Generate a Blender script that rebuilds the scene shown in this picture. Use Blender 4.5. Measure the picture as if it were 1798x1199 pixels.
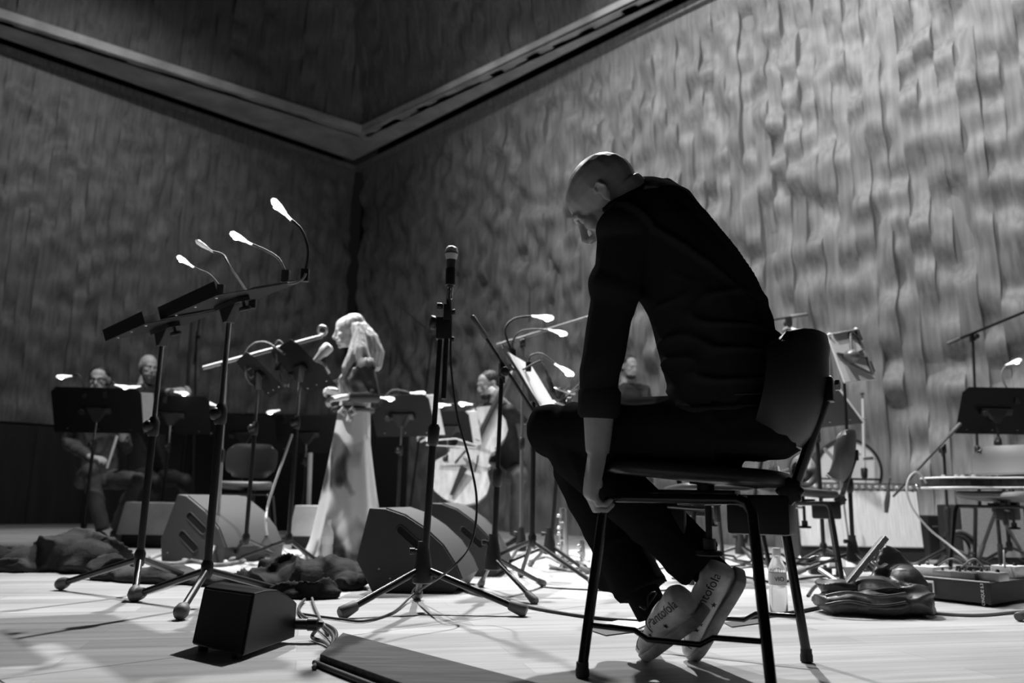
import bpy, bmesh, math, random
from mathutils import Vector, Matrix, noise, Quaternion
V = Vector
random.seed(7)
for o in list(bpy.data.objects): bpy.data.objects.remove(o)
scene = bpy.context.scene
COL = scene.collection

# ------------------------------------------------------------------ camera
FPX, CAMH, PITCH, ROLL = 1398.0, 0.40, math.radians(11.25), math.radians(1.0)
FWD = V((0, math.cos(PITCH), math.sin(PITCH)))
R0, U0 = V((1, 0, 0)), V((0, -math.sin(PITCH), math.cos(PITCH)))
RT = math.cos(ROLL) * R0 + math.sin(ROLL) * U0
UP = math.cos(ROLL) * U0 - math.sin(ROLL) * R0
CAM = V((0, 0, CAMH))
cd = bpy.data.cameras.new('camera'); cam = bpy.data.objects.new('camera', cd); COL.objects.link(cam)
cam.matrix_world = Matrix(((RT.x, UP.x, -FWD.x, 0), (RT.y, UP.y, -FWD.y, 0), (RT.z, UP.z, -FWD.z, CAMH), (0, 0, 0, 1)))
cd.sensor_width = 36.0; cd.lens = 36.0 * FPX / 1798.0; cd.clip_start = 0.05; cd.clip_end = 200
cd.dof.use_dof = True; cd.dof.focus_distance = 2.35; cd.dof.aperture_fstop = 2.4
scene.camera = cam

# ------------------------------------------------------------------ world, lights, exposure
scene.view_settings.view_transform = 'Standard'; scene.view_settings.look = 'None'
scene.view_settings.exposure = 0.0; scene.view_settings.gamma = 1.0; scene.view_settings.use_curve_mapping = False
w = bpy.data.worlds.new('hall_ambient'); scene.world = w; w.use_nodes = True
w.node_tree.nodes['Background'].inputs[0].default_value = (1, 1, 1, 1)
w.node_tree.nodes['Background'].inputs[1].default_value = 0.004

def spot(name, loc, target, power, size_deg, blend=0.5, radius=0.12):
    l = bpy.data.lights.new(name, 'SPOT'); l.energy = power; l.spot_size = math.radians(size_deg)
    l.spot_blend = blend; l.shadow_soft_size = radius
    o = bpy.data.objects.new(name, l); COL.objects.link(o); o.location = loc
    o.rotation_euler = (V(target) - V(loc)).to_track_quat('-Z', 'Y').to_euler()
    return o
# stage spots hung in the hall's ceiling
spot('stage_spot_back', (0.9, 8.4, 8.4), (0.2, 4.2, 0.3), 6500, 46, 1.0)
spot('stage_spot_back', (-2.6, 8.2, 8.2), (-0.9, 4.6, 0.3), 3800, 46, 1.0)
spot('stage_spot_side', (-4.6, 4.4, 7.6), (-0.9, 5.1, 1.2), 5200, 26, 0.5)
spot('stage_spot_right', (3.8, 6.0, 8.2), (1.8, 4.2, 0.2), 3000, 50, 0.9)
spot('stage_spot_left', (-1.6, 2.6, 8.4), (2.5, 5.4, 0.4), 3200, 26, 0.8)
spot('stage_spot_players', (-1.8, 3.4, 8.2), (-3.9, 7.2, 0.9), 1900, 20, 0.7)
spot('stage_spot_players', (-0.9, 3.2, 8.2), (-0.2, 6.9, 0.9), 1100, 15, 0.7)
# wash lamps in a row along the right wall, one for the left wall
spot('wall_wash', (1.9, 3.7, 7.4), (4.6, 5.8, 2.2), 1150, 100, 0.9, 0.06)
spot('wall_wash', (-0.2, 5.8, 7.4), (2.4, 8.1, 2.2), 850, 100, 0.9, 0.06)
spot('wall_wash', (-1.8, 8.4, 7.2), (0.2, 10.2, 2.2), 130, 100, 0.9, 0.06)
spot('wall_wash', (-3.7, 7.0, 7.2), (-6.0, 10.2, 2.4), 260, 104, 1.0, 0.06)
# added fill lamp, unseen behind the camera, aimed over the players' heads at the soffit and upper wall
spot('soffit_fill', (2.5, -4.0, 3.4), (2.2, 8.5, 8.0), 1700, 44, 1.0, 0.3)

# ------------------------------------------------------------------ pixel helpers (photograph 1798 x 1199)
def ray(x, y): return FWD + RT * ((x - 899.0) / FPX) + UP * ((599.5 - y) / FPX)
def at(x, y, Y):
    d = ray(x, y); return CAM + d * (Y / d.y)
def fl(x, y, z=0.0):
    d = ray(x, y); return CAM + d * ((z - CAMH) / d.z)

# ------------------------------------------------------------------ materials
MATS = {}
def mat(name, v, rough=0.5, metal=0.0, emit=None, trans=0.0, alpha=1.0, bump=None, var=None, spec=0.5, sheen=0.0, ior=1.45):
    """Neutral grey material. var=(scale xyz, amount, detail), bump=(scale xyz, strength, distance)"""
    if name in MATS: return MATS[name]
    m = bpy.data.materials.new(name); m.use_nodes = True
    nt = m.node_tree; b = nt.nodes['Principled BSDF']
    b.inputs['Base Color'].default_value = (v, v, v, 1); b.inputs['Roughness'].default_value = rough
    b.inputs['Metallic'].default_value = metal; b.inputs['Specular IOR Level'].default_value = spec
    b.inputs['Transmission Weight'].default_value = trans; b.inputs['Alpha'].default_value = alpha
    b.inputs['IOR'].default_value = ior; b.inputs['Sheen Weight'].default_value = sheen
    if emit:
        b.inputs['Emission Color'].default_value = (1, 1, 1, 1); b.inputs['Emission Strength'].default_value = emit
    tc = None
    if var or bump: tc = nt.nodes.new('ShaderNodeTexCoord')
    def tex(sc, det):
        mp = nt.nodes.new('ShaderNodeMapping'); mp.inputs['Scale'].default_value = sc
        n = nt.nodes.new('ShaderNodeTexNoise'); n.inputs['Scale'].default_value = 1; n.inputs['Detail'].default_value = det
        nt.links.new(tc.outputs['Object'], mp.inputs[0]); nt.links.new(mp.outputs[0], n.inputs['Vector']); return n
    if var:
        n = tex(var[0], var[2]); mr = nt.nodes.new('ShaderNodeMapRange')
        mr.inputs['From Min'].default_value = .3; mr.inputs['From Max'].default_value = .7
        mr.inputs['To Min'].default_value = max(0, v * (1 - var[1])); mr.inputs['To Max'].default_value = v * (1 + var[1])
        nt.links.new(n.outputs['Fac'], mr.inputs['Value']); nt.links.new(mr.outputs[0], b.inputs['Base Color'])
    if bump:
        n = tex(bump[0], 3); bp = nt.nodes.new('ShaderNodeBump'); bp.inputs['Strength'].default_value = bump[1]
        bp.inputs['Distance'].default_value = bump[2]
        nt.links.new(n.outputs['Fac'], bp.inputs['Height']); nt.links.new(bp.outputs[0], b.inputs['Normal'])
    MATS[name] = m; return m

BLACKMETAL = mat('black_painted_metal', .012, .32, bump=((60, 60, 60), .05, .001))
CHROME = mat('chrome', .75, .18, 1.0, bump=((40, 40, 40), .03, .001))
DULLMETAL = mat('dull_steel', .45, .35, 1.0, bump=((40, 40, 40), .05, .001))
PLASTIC = mat('black_plastic', .014, .45, bump=((90, 90, 90), .08, .001))
RUBBER = mat('dark_rubber', .03, .7, bump=((120, 120, 120), .1, .001))
GREYRUBBER = mat('grey_rubber_foot', .10, .55, bump=((120, 120, 120), .1, .001))
DESK = mat('black_sheet_metal', .008, .45, spec=.2, bump=((80, 80, 80), .04, .001))
PAPER = mat('paper', .82, .8, var=((30, 30, 30), .05, 3))
LED = mat('led_light', .9, .4, emit=26)
CLEAR = mat('frosted_clear_plastic', .8, .25, emit=1.2)
CABLE = mat('cable_black', .02, .5, bump=((200, 200, 200), .05, .001))
CABLEGREY = mat('cable_grey', .16, .5, bump=((200, 200, 200), .05, .001))
SKIN = mat('skin', .40, .48, bump=((120, 120, 120), .12, .002), var=((25, 25, 25), .10, 4))
SPKBOX = mat('speaker_textured_paint', .035, .6, bump=((350, 350, 350), .35, .001))
SPKGRILLE = mat('speaker_grille', .05, .7, bump=((500, 500, 500), .5, .001))
SPKLIGHT = mat('speaker_pale_panel', .42, .7, bump=((350, 350, 350), .3, .001), var=((6, 6, 6), .15, 3))

# ------------------------------------------------------------------ mesh building
def frame_axes(d):
    d = V(d).normalized(); a = V((0, 0, 1)) if abs(d.z) < .95 else V((1, 0, 0))
    x = a.cross(d).normalized(); return x, d.cross(x).normalized()
def vec(p): return V((p[0], p[1], p[2]))
class MB:
    def __init__(s): s.v = []; s.f = []
    def add(s, vs, fs):
        b = len(s.v); s.v += [vec(q) for q in vs]; s.f += [tuple(i + b for i in f) for f in fs]; return s
    def loft(s, rings, cap=True, closed=False):
        n = len(rings[0]); vs = [p for r in rings for p in r]; fs = []
        m = len(rings); rng = m if closed else m - 1
        for i in range(rng):
            for j in range(n):
                k = (i + 1) % m
                fs.append((i * n + j, i * n + (j + 1) % n, k * n + (j + 1) % n, k * n + j))
        if cap and not closed:
            fs.append(tuple(range(n - 1, -1, -1))); fs.append(tuple((m - 1) * n + j for j in range(n)))
        return s.add(vs, fs)
    def tube(s, pts, r, n=10, cap=True, closed=False, flat=1.0, axis=None):
        """round bar along a polyline; r number or list; flat squashes along the second axis"""
        pts = [vec(p) for p in pts]; m = len(pts); rs = r if isinstance(r, (list, tuple)) else [r] * m
        x = None; rings = []
        for i, p in enumerate(pts):
            if closed: d = pts[(i + 1) % m] - pts[i - 1]
            else: d = pts[min(i + 1, m - 1)] - pts[max(i - 1, 0)]
            if d.length < 1e-9: d = V((0, 0, 1))
            d.normalize()
            if x is None:
                if axis is not None: x = (vec(axis) - d * d.dot(vec(axis))).normalized()
                else: x = frame_axes(d)[0]
            else:
                x = x - d * x.dot(d)
                x = x.normalized() if x.length > 1e-6 else frame_axes(d)[0]
            y = d.cross(x)
            rr = rs[i]; ra, rb = (rr if isinstance(rr, (list, tuple)) else (rr, rr * flat))
            rings.append([p + x * (ra * math.cos(2 * math.pi * k / n)) + y * (rb * math.sin(2 * math.pi * k / n)) for k in range(n)])
        return s.loft(rings, cap, closed)
    def cyl(s, a, b, r, r2=None, n=14): return s.tube([a, b], [r, r if r2 is None else r2], n)
    def lathe(s, prof, o=(0, 0, 0), d=(0, 0, 1), n=20, cap=True):
        o = vec(o); d = vec(d).normalized(); x, y = frame_axes(d)
        return s.loft([[o + d * h + x * (r * math.cos(2 * math.pi * k / n)) + y * (r * math.sin(2 * math.pi * k / n)) for k in range(n)] for r, h in prof], cap)
    def box(s, c, size, ax=None):
        c = vec(c); X, Y, Z = ax if ax else (V((1, 0, 0)), V((0, 1, 0)), V((0, 0, 1)))
        X, Y, Z = vec(X), vec(Y), vec(Z); h = [q / 2 for q in size]
        vs = [c + X * (i * h[0]) + Y * (j * h[1]) + Z * (k * h[2]) for k in (-1, 1) for j in (-1, 1) for i in (-1, 1)]
        return s.add(vs, [(0, 2, 3, 1), (4, 5, 7, 6), (0, 1, 5, 4), (2, 6, 7, 3), (0, 4, 6, 2), (1, 3, 7, 5)])
    def prism(s, poly, ext):
        """polygon (list of 3d points) extruded by vector"""
        n = len(poly); e = vec(ext); a = [vec(p) for p in poly]
        return s.add(a + [p + e for p in a], [tuple(range(n - 1, -1, -1)), tuple(range(n, 2 * n))] + [(i, (i + 1) % n, n + (i + 1) % n, n + i) for i in range(n)])
    def ell(s, c, rad, ax=None, nu=16, nv=10):
        c = vec(c); X, Y, Z = ax if ax else (V((1, 0, 0)), V((0, 1, 0)), V((0, 0, 1)))
        rad = rad if isinstance(rad, (list, tuple)) else (rad,) * 3
        vs = [c - Z * rad[2]]; fs = []
        for i in range(1, nv):
            t = -math.pi / 2 + math.pi * i / nv
            for j in range(nu):
                p = 2 * math.pi * j / nu
                vs.append(c + X * (rad[0] * math.cos(t) * math.cos(p)) + Y * (rad[1] * math.cos(t) * math.sin(p)) + Z * (rad[2] * math.sin(t)))
        vs.append(c + Z * rad[2]); L = len(vs) - 1
        for j in range(nu):
            fs.append((0, 1 + (j + 1) % nu, 1 + j)); fs.append((L, 1 + (nv - 2) * nu + j, 1 + (nv - 2) * nu + (j + 1) % nu))
            for i in range(nv - 2):
                a = 1 + i * nu; fs.append((a + j, a + (j + 1) % nu, a + nu + (j + 1) % nu, a + nu + j))
        return s.add(vs, fs)
    def torus(s, c, R, r, d=(0, 0, 1), n=24, m=8, a0=0, a1=2 * math.pi):
        x, y = frame_axes(d); full = abs(a1 - a0) > 6.28
        k = n if full else n + 1
        pts = [vec(c) + x * (R * math.cos(a0 + (a1 - a0) * i / n)) + y * (R * math.sin(a0 + (a1 - a0) * i / n)) for i in range(k)]
        return s.tube(pts, r, m, cap=not full, closed=full)
    def build(s, name, material, parent=None, smooth=True, bevel=0.0, world=False, seg=2):
        vs = s.v
        if parent is not None and world:
            p = parent
            while p.parent: p = p.parent
            mi = p.matrix_basis.inverted(); vs = [mi @ q for q in vs]
        me = bpy.data.meshes.new(name); me.from_pydata([tuple(q) for q in vs], [], s.f); me.update()
        o = bpy.data.objects.new(name, me); COL.objects.link(o); me.materials.append(material)
        if parent is not None: o.parent = parent
        bm = bmesh.new(); bm.from_mesh(me); bmesh.ops.recalc_face_normals(bm, faces=bm.faces)
        if bevel > 0:
            ed = [e for e in bm.edges if len(e.link_faces) == 2 and e.calc_face_angle(0) > .5]
            bmesh.ops.bevel(bm, geom=ed, offset=bevel, segments=seg, profile=.6, affect='EDGES', clamp_overlap=True)
        for f in bm.faces: f.smooth = smooth
        if smooth:
            for e in bm.edges:
                if len(e.link_faces) == 2 and e.calc_face_angle(0) > 0.85: e.smooth = False
        bm.to_mesh(me); bm.free()
        return o
def fuse(mb, name, material, parent, voxel=.008, it=4, post=None, world=True, fac=.5, sub=0):
    """one continuous skin over overlapping closed shapes"""
    t = mb.build('tmp', material, parent, world=world)
    r = t.modifiers.new('r', 'REMESH'); r.mode = 'VOXEL'; r.voxel_size = voxel; r.use_smooth_shade = True
    if it:
        sm = t.modifiers.new('s', 'SMOOTH'); sm.iterations = it; sm.factor = fac
    dg = bpy.context.evaluated_depsgraph_get(); me = bpy.data.meshes.new_from_object(t.evaluated_get(dg))
    bpy.data.objects.remove(t)
    me.name = name
    if post:
        me.update(); nrm = [n.vector.copy() for n in me.vertex_normals]
        p = parent
        while p and p.parent: p = p.parent
        off = p.matrix_basis if p else Matrix()
        for v, n in zip(me.vertices, nrm):
            v.co = v.co + n * post(off @ v.co, n)
        me.update()
    o = bpy.data.objects.new(name, me); COL.objects.link(o); o.parent = parent
    if not me.materials: me.materials.append(material)
    for f in me.polygons: f.use_smooth = True
    return o
def tag(o, label=None, cat=None, group=None, kind=None):
    if label: o['label'] = label
    if cat: o['category'] = cat
    if group: o['group'] = group
    if kind: o['kind'] = kind
    return o
def thing(name, label, cat, loc=(0, 0, 0), rz=0.0, group=None):
    o = bpy.data.objects.new(name, None); COL.objects.link(o); o.location = loc; o.rotation_euler = (0, 0, rz)
    o.matrix_basis = Matrix.Translation(vec(loc)) @ Matrix.Rotation(rz, 4, 'Z'); o.empty_display_size = .05
    return tag(o, label, cat, group)
def dup(o, parent=None):
    c = o.copy(); COL.objects.link(c); c.parent = parent
    for ch in list(o.children): dup(ch, c)
    return c
def bez(p0, p1, p2, p3, n=16):
    p0, p1, p2, p3 = map(vec, (p0, p1, p2, p3)); out = []
    for i in range(n + 1):
        t = i / n; u = 1 - t
        out.append(p0 * u ** 3 + p1 * (3 * u * u * t) + p2 * (3 * u * t * t) + p3 * t ** 3)
    return out
def crom(pts, k=6):
    """smooth curve through points"""
    pts = [vec(p) for p in pts]; out = []
    for i in range(len(pts) - 1):
        a, b, c, d = pts[max(i - 1, 0)], pts[i], pts[i + 1], pts[min(i + 2, len(pts) - 1)]
        for j in range(k):
            t = j / k
            out.append(.5 * ((2 * b) + (c - a) * t + (2 * a - 5 * b + 4 * c - d) * t * t + (3 * b - a - 3 * c + d) * t ** 3))
    out.append(pts[-1]); return out
def text_mesh(name, body, size, mtx, material, parent, extrude=.0006, shrink=None, off=.0012):
    cu = bpy.data.curves.new('t', 'FONT'); cu.body = body; cu.size = size; cu.extrude = extrude
    cu.align_x = 'CENTER'; cu.align_y = 'CENTER'
    t = bpy.data.objects.new('t', cu); COL.objects.link(t)
    me = bpy.data.meshes.new_from_object(t.evaluated_get(bpy.context.evaluated_depsgraph_get()))
    bpy.data.objects.remove(t); me.name = name
    p = parent
    while p and p.parent: p = p.parent
    me.transform((p.matrix_basis.inverted() if p else Matrix()) @ mtx)
    if not me.materials: me.materials.append(material)
    else: me.materials[0] = material
    o = bpy.data.objects.new(name, me); COL.objects.link(o); o.parent = parent
    if shrink:
        bm = bmesh.new(); bm.from_mesh(me); bmesh.ops.triangulate(bm, faces=bm.faces)
        bmesh.ops.subdivide_edges(bm, edges=[e for e in bm.edges if e.calc_length() > size * .15], cuts=1)
        bm.to_mesh(me); bm.free()
        s = o.modifiers.new('s', 'SHRINKWRAP'); s.target = shrink; s.wrap_method = 'NEAREST_SURFACEPOINT'; s.wrap_mode = 'ABOVE_SURFACE'; s.offset = off
        bpy.context.view_layer.update()
        m2 = bpy.data.meshes.new_from_object(o.evaluated_get(bpy.context.evaluated_depsgraph_get()))
        o.modifiers.clear(); o.data = m2; m2.name = name
    return o

# ================================================================== the hall
WH = 6.0
K = V((-2.80, 13.17, 0)); DL = V((-3.93, -3.71, 0)).normalized(); DR = V((5.0, -5.07, 0)).normalized()
NL = V((-DL.y, DL.x, 0)); NR = V((DR.y, -DR.x, 0))
for n_ in (NL, NR):
    pass
if NL.dot(-K) < 0: NL = -NL
if NR.dot(-K) < 0: NR = -NR
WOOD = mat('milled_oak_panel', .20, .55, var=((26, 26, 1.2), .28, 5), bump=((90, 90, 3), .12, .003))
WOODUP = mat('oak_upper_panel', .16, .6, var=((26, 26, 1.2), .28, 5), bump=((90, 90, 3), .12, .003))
RECESS_SHADE = mat('recess_shade', .004, .9, bump=((5, 5, 5), .02, .001))  # near-black colour stands in for the shade inside gaps, slots and holes
SOFF = mat('oak_soffit', .5, .6, var=((3, 3, 3), .25, 4))

def relief(u, z, si, seed, hard, soft):
    ph = noise.noise(V((si * 5.3, seed, 1.7))) * 3.0
    q = z / .21 + ph; k = math.floor(q); t = q - k; t = t * t * (3 - 2 * t)
    h0 = noise.cell(V((si * 1.37 + .5, k + .5, seed))); h1 = noise.cell(V((si * 1.37 + .5, k + 1.5, seed)))
    a = (h0 * (1 - t) + h1 * t - .5) * hard * 1.5
    b = noise.noise(V((u * 4.4, z * 4.0, seed + 5))) * soft + noise.noise(V((u * 1.3, z * 1.5, seed + 8))) * soft * .5
    return a + b
def milled_wall(name, o, d, n, length, sw, z0, z1, seed, hard, soft, material, lean=V((0, 0, 0)), dz=.05, gap_end=0):
    """a wall clad in vertical milled oak strips, each strip its own piece with waves cut into its face"""
    root = MB()
    root.prism([o + n * -.30 + d * -.0, o + n * -.30 + d * length, o + n * -.12 + d * length, o + n * -.12], V((0, 0, z1 - z0)) + V((0, 0, 0)))
    root.v = [p + V((0, 0, z0 + (.16 if z0 > 2 else 0))) + lean * ((p.z) / (z1 - z0)) for p in root.v]
    wall = root.build(name, RECESS_SHADE, None, smooth=False); tag(wall, kind='structure')
    ns = int(length / sw); nz = int((z1 - z0) / dz); nc = 4
    for i in range(ns):
        vs = []; fs = []
        step = noise.noise(V((i * 1.7, seed, 3))) * hard * .8
        for k in range(nz + 1):
            z = z0 + (z1 - z0) * k / nz
            fade = 1.0 if z > 2.2 else .45 + .55 * z / 2.2
            if z1 < 7: fade *= max(0, min(1, (z1 - .08 - z) / .25))
            for c in range(nc + 1):
                u = i * sw + (sw - .001) * c / nc + .0005
                e = (relief(u, z, i, seed, hard, soft)) * fade + step * max(0, min(1, (z1 - .05 - z) / .2))
                if c in (0, nc): e -= .0015
                vs.append(o + d * u + n * e + V((0, 0, z)) + lean * ((z - z0) / (z1 - z0)))
        w_ = nc + 1
        for k in range(nz):
            for c in range(nc): fs.append((k * w_ + c, k * w_ + c + 1, (k + 1) * w_ + c + 1, (k + 1) * w_ + c))
        # returns on both sides and a back, so each strip is solid
        b = len(vs)
        for k in (0, nz):
            z = z0 + (z1 - z0) * k / nz
            for c in (0, nc):
                vs.append(o + d * (i * sw + (sw - .001) * c / nc + .0005) + n * -.1 + V((0, 0, z)) + lean * ((z - z0) / (z1 - z0)))
        fs.append(tuple([b] + [k * w_ for k in range(nz + 1)] + [b + 2]))
        fs.append(tuple([b + 1] + [k * w_ + nc for k in range(nz + 1)] + [b + 3]))
        fs.append((b, b + 1, b + 3, b + 2)); fs.append(tuple([b] + list(range(nc + 1)) + [b + 1]))
        fs.append(tuple([b + 2] + [nz * w_ + c for c in range(nc + 1)] + [b + 3]))
        MB().add(vs, fs).build('oak_strip', material, wall)
    return wall
milled_wall('wall_left', K + DL * .02, DL, NL, 7.6, .16, 1.25, WH, 3.1, .028, .065, WOOD)
milled_wall('wall_right', K + DR * .22, DR, NR, 11.6, .16, 0.0, WH, 8.4, .036, .080, WOOD)
# plain dark panelling below the relief on the left wall
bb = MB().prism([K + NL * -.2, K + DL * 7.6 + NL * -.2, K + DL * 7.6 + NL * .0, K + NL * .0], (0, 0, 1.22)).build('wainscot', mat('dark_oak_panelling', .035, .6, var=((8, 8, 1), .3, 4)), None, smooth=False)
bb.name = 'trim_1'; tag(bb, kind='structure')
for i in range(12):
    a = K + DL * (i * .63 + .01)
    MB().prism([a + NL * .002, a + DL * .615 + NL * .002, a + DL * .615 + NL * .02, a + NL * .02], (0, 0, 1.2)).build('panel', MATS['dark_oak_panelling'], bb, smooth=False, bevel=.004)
# dark slot in the corner between the two walls
sl = MB().prism([K + DR * .0 + NR * -.3, K + DR * .26 + NR * -.3, K + DR * .26 + NR * -.16, K + NR * -.16], (0, 0, WH)).build('trim_2', RECESS_SHADE, None, smooth=False); tag(sl, kind='structure')

# soffit above the walls: the upper walls stand forward of the lower ones
ZS = WH + .16
for nm, d_, n_, L_, s0 in (('trim_3', DL, NL, 7.6, 0), ('trim_4', DR, NR, 11.6, .05)):
    t_ = MB().prism([K + d_ * s0 + n_ * -.1, K + d_ * L_ + n_ * -.1, K + d_ * L_ + n_ * .06, K + d_ * s0 + n_ * .06], (0, 0, .09))
    t_.v = [p + V((0, 0, WH)) for p in t_.v]; tag(t_.build(nm, WOOD, None, smooth=False), kind='structure')
    t_ = MB().prism([K + n_ * -.5, K + d_ * L_ + n_ * -.5, K + d_ * L_ + n_ * -.44, K + n_ * -.44], (0, 0, 1))
    t_.v = [p + V((0, 0, WH - .4)) for p in t_.v]; tag(t_.build('trim_5' if nm == 'trim_3' else 'trim_6', RECESS_SHADE, None, smooth=False), kind='structure')  # near-black sheet behind the soffit gap, its colour supplying the shade
uc = fl(636, 237, ZS); ur = fl(1140, 0, ZS); ul = fl(70, 108, ZS)
UC = V((uc.x, uc.y, 0))
dU_R = V((ur.x - uc.x, ur.y - uc.y, 0)).normalized(); dU_L = (K + DL * 9 + NL * .16 - UC).normalized()
KB = K - NL * .5 - NR * .5
so = MB()
Z_ = V((0, 0, ZS)); KC = K + NL * .09 + NR * .12
UF = UC + (NL + NR) * .07
so.prism([UF + Z_, UF + dU_R * 13 + Z_, K + DR * 13 + NR * .12 + Z_, KC + Z_], (0, 0, .12))
so.prism([UF + Z_, KC + Z_, K + DL * 9 + NL * .09 + Z_, UF + dU_L * 9 + Z_], (0, 0, .12))
s_ = so.build('ceiling', SOFF, None, smooth=False); tag(s_, kind='structure')
nUR = V((dU_R.y, -dU_R.x, 0)); nUL = V((-dU_L.y, dU_L.x, 0))
if nUR.dot(-K) < 0: nUR = -nUR
if nUL.dot(-K) < 0: nUL = -nUL
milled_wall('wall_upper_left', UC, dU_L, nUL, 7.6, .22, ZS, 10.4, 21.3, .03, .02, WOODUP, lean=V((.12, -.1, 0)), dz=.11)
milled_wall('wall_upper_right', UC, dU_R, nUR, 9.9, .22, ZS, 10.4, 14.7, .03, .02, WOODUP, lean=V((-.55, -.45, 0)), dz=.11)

# ------------------------------------------------------------------ stage floor
def floor_mat():
    m = bpy.data.materials.new('maple_stage_floor'); m.use_nodes = True; nt = m.node_tree; b = nt.nodes['Principled BSDF']
    tc = nt.nodes.new('ShaderNodeTexCoord'); mp = nt.nodes.new('ShaderNodeMapping')
    mp.inputs['Rotation'].default_value = (0, 0, math.radians(-14)); nt.links.new(tc.outputs['Object'], mp.inputs[0])
    br = nt.nodes.new('ShaderNodeTexBrick'); br.inputs['Scale'].default_value = 1; br.inputs['Mortar Size'].default_value = .0012
    br.inputs['Brick Width'].default_value = 1.1; br.inputs['Row Height'].default_value = .12
    br.inputs['Color1'].default_value = (.40, .40, .40, 1); br.inputs['Color2'].default_value = (.56, .56, .56, 1); br.inputs['Mortar'].default_value = (.33, .33, .33, 1)
    nt.links.new(mp.outputs[0], br.inputs['Vector'])
    ms = nt.nodes.new('ShaderNodeMapping'); ms.inputs['Scale'].default_value = (1.6, 26, 1); nt.links.new(mp.outputs[0], ms.inputs[0])
    n = nt.nodes.new('ShaderNodeTexNoise'); n.inputs['Scale'].default_value = 1.0; n.inputs['Detail'].default_value = 6; nt.links.new(ms.outputs[0], n.inputs['Vector'])
    n2 = nt.nodes.new('ShaderNodeTexNoise'); n2.inputs['Scale'].default_value = 2.2; n2.inputs['Detail'].default_value = 4; nt.links.new(mp.outputs[0], n2.inputs['Vector'])
    mr = nt.nodes.new('ShaderNodeMapRange'); mr.inputs['From Min'].default_value = .25; mr.inputs['From Max'].default_value = .75; mr.inputs['To Min'].default_value = .72; mr.inputs['To Max'].default_value = 1.18
    nt.links.new(n.outputs['Fac'], mr.inputs['Value'])
    mx = nt.nodes.new('ShaderNodeMix'); mx.data_type = 'RGBA'; mx.blend_type = 'MULTIPLY'; mx.inputs['Factor'].default_value = 1
    nt.links.new(br.outputs['Color'], mx.inputs['A']); nt.links.new(mr.outputs[0], mx.inputs['B'])
    nt.links.new(mx.outputs['Result'], b.inputs['Base Color'])
    rr = nt.nodes.new('ShaderNodeMapRange'); rr.inputs['To Min'].default_value = .28; rr.inputs['To Max'].default_value = .5
    nt.links.new(n2.outputs['Fac'], rr.inputs['Value']); nt.links.new(rr.outputs[0], b.inputs['Roughness'])
    bp = nt.nodes.new('ShaderNodeBump'); bp.inputs['Strength'].default_value = .04; bp.inputs['Distance'].default_value = .002
    nt.links.new(n.outputs['Fac'], bp.inputs['Height']); nt.links.new(bp.outputs[0], b.inputs['Normal'])
    return m
FLOOR = floor_mat()
fb = MB().box((1, 5, -.09), (24, 22, .06)).build('floor', RECESS_SHADE, None, smooth=False); tag(fb, kind='structure')
sa, sb_ = fl(0, 1193), fl(1060, 1060)                # the one clear joint between stage sections
sd = (sb_ - sa).normalized(); sn = V((-sd.y, sd.x, 0)); 
edges = [-4.0, 0.0, 2.6, 5.2, 7.8, 10.4, 13.5]
for i in range(len(edges) - 1):
    for j in range(-3, 4):
        a = sa + sd * (j * 4.0 - .7 * (i % 2)); 
        q = [a + sn * (edges[i] + .004), a + sd * 3.994 + sn * (edges[i] + .004), a + sd * 3.994 + sn * edges[i + 1], a + sn * edges[i + 1]]
        c = sum(q, V()) / 4
        if c.x < -12 or c.x > 13 or c.y > 16 or c.y < -6: continue
        MB().prism([p + V((0, 0, -.06)) for p in q], (0, 0, .06)).build('stage_section', FLOOR, fb, smooth=False)

# ================================================================== templates
def bend(pts, r, name, m, parent, n=10): return MB().tube(pts, r, n).build(name, m, parent, world=True)

def stand_light(label, pts, hd, size=.055, lit=True, group='clip-on music stand lights', base=None, neckmat=None, up=None):
    """clip, gooseneck through pts, flat paddle head with LEDs pointing along hd (all world)"""
    pts = [vec(p) for p in pts]; t = thing('stand_light', label, 'lamp', pts[0], 0, group)
    b = pts[0]
    MB().box(b + V((0, 0, -.012)), (.03, .022, .05)).build('clip', PLASTIC, t, bevel=.004, world=True)
    bend(crom(pts, 8), size * .075, 'gooseneck', neckmat or CABLE, t, 8)
    h = vec(hd).normalized(); x, y = frame_axes(h) if up is None else (h.cross(vec(up)).normalized(), vec(up))
    e = pts[-1]; s = size
    MB().tube([e - h * s * .1, e + h * s * .3, e + h * s * .32, e + h * s * .75, e + h * s * 1.15, e + h * s * 1.3],
              [s * .13, s * .15, s * .2, s * .34, s * .34, s * .16], 12, axis=x, flat=.5).build('head', CLEAR if lit else mat('frosted_faint_glow', .7, .3, emit=.25), t, world=True)  # a head that is not lit still gets a faint added glow
    if lit:
        hd_ = t.children[-1]
        MB().ell(e + h * s * .9 - V((0, 0, s * .12)), (s * .2, s * .2, s * .12), nu=10, nv=6).build('led', LED, hd_, world=True)
    return t

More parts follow.
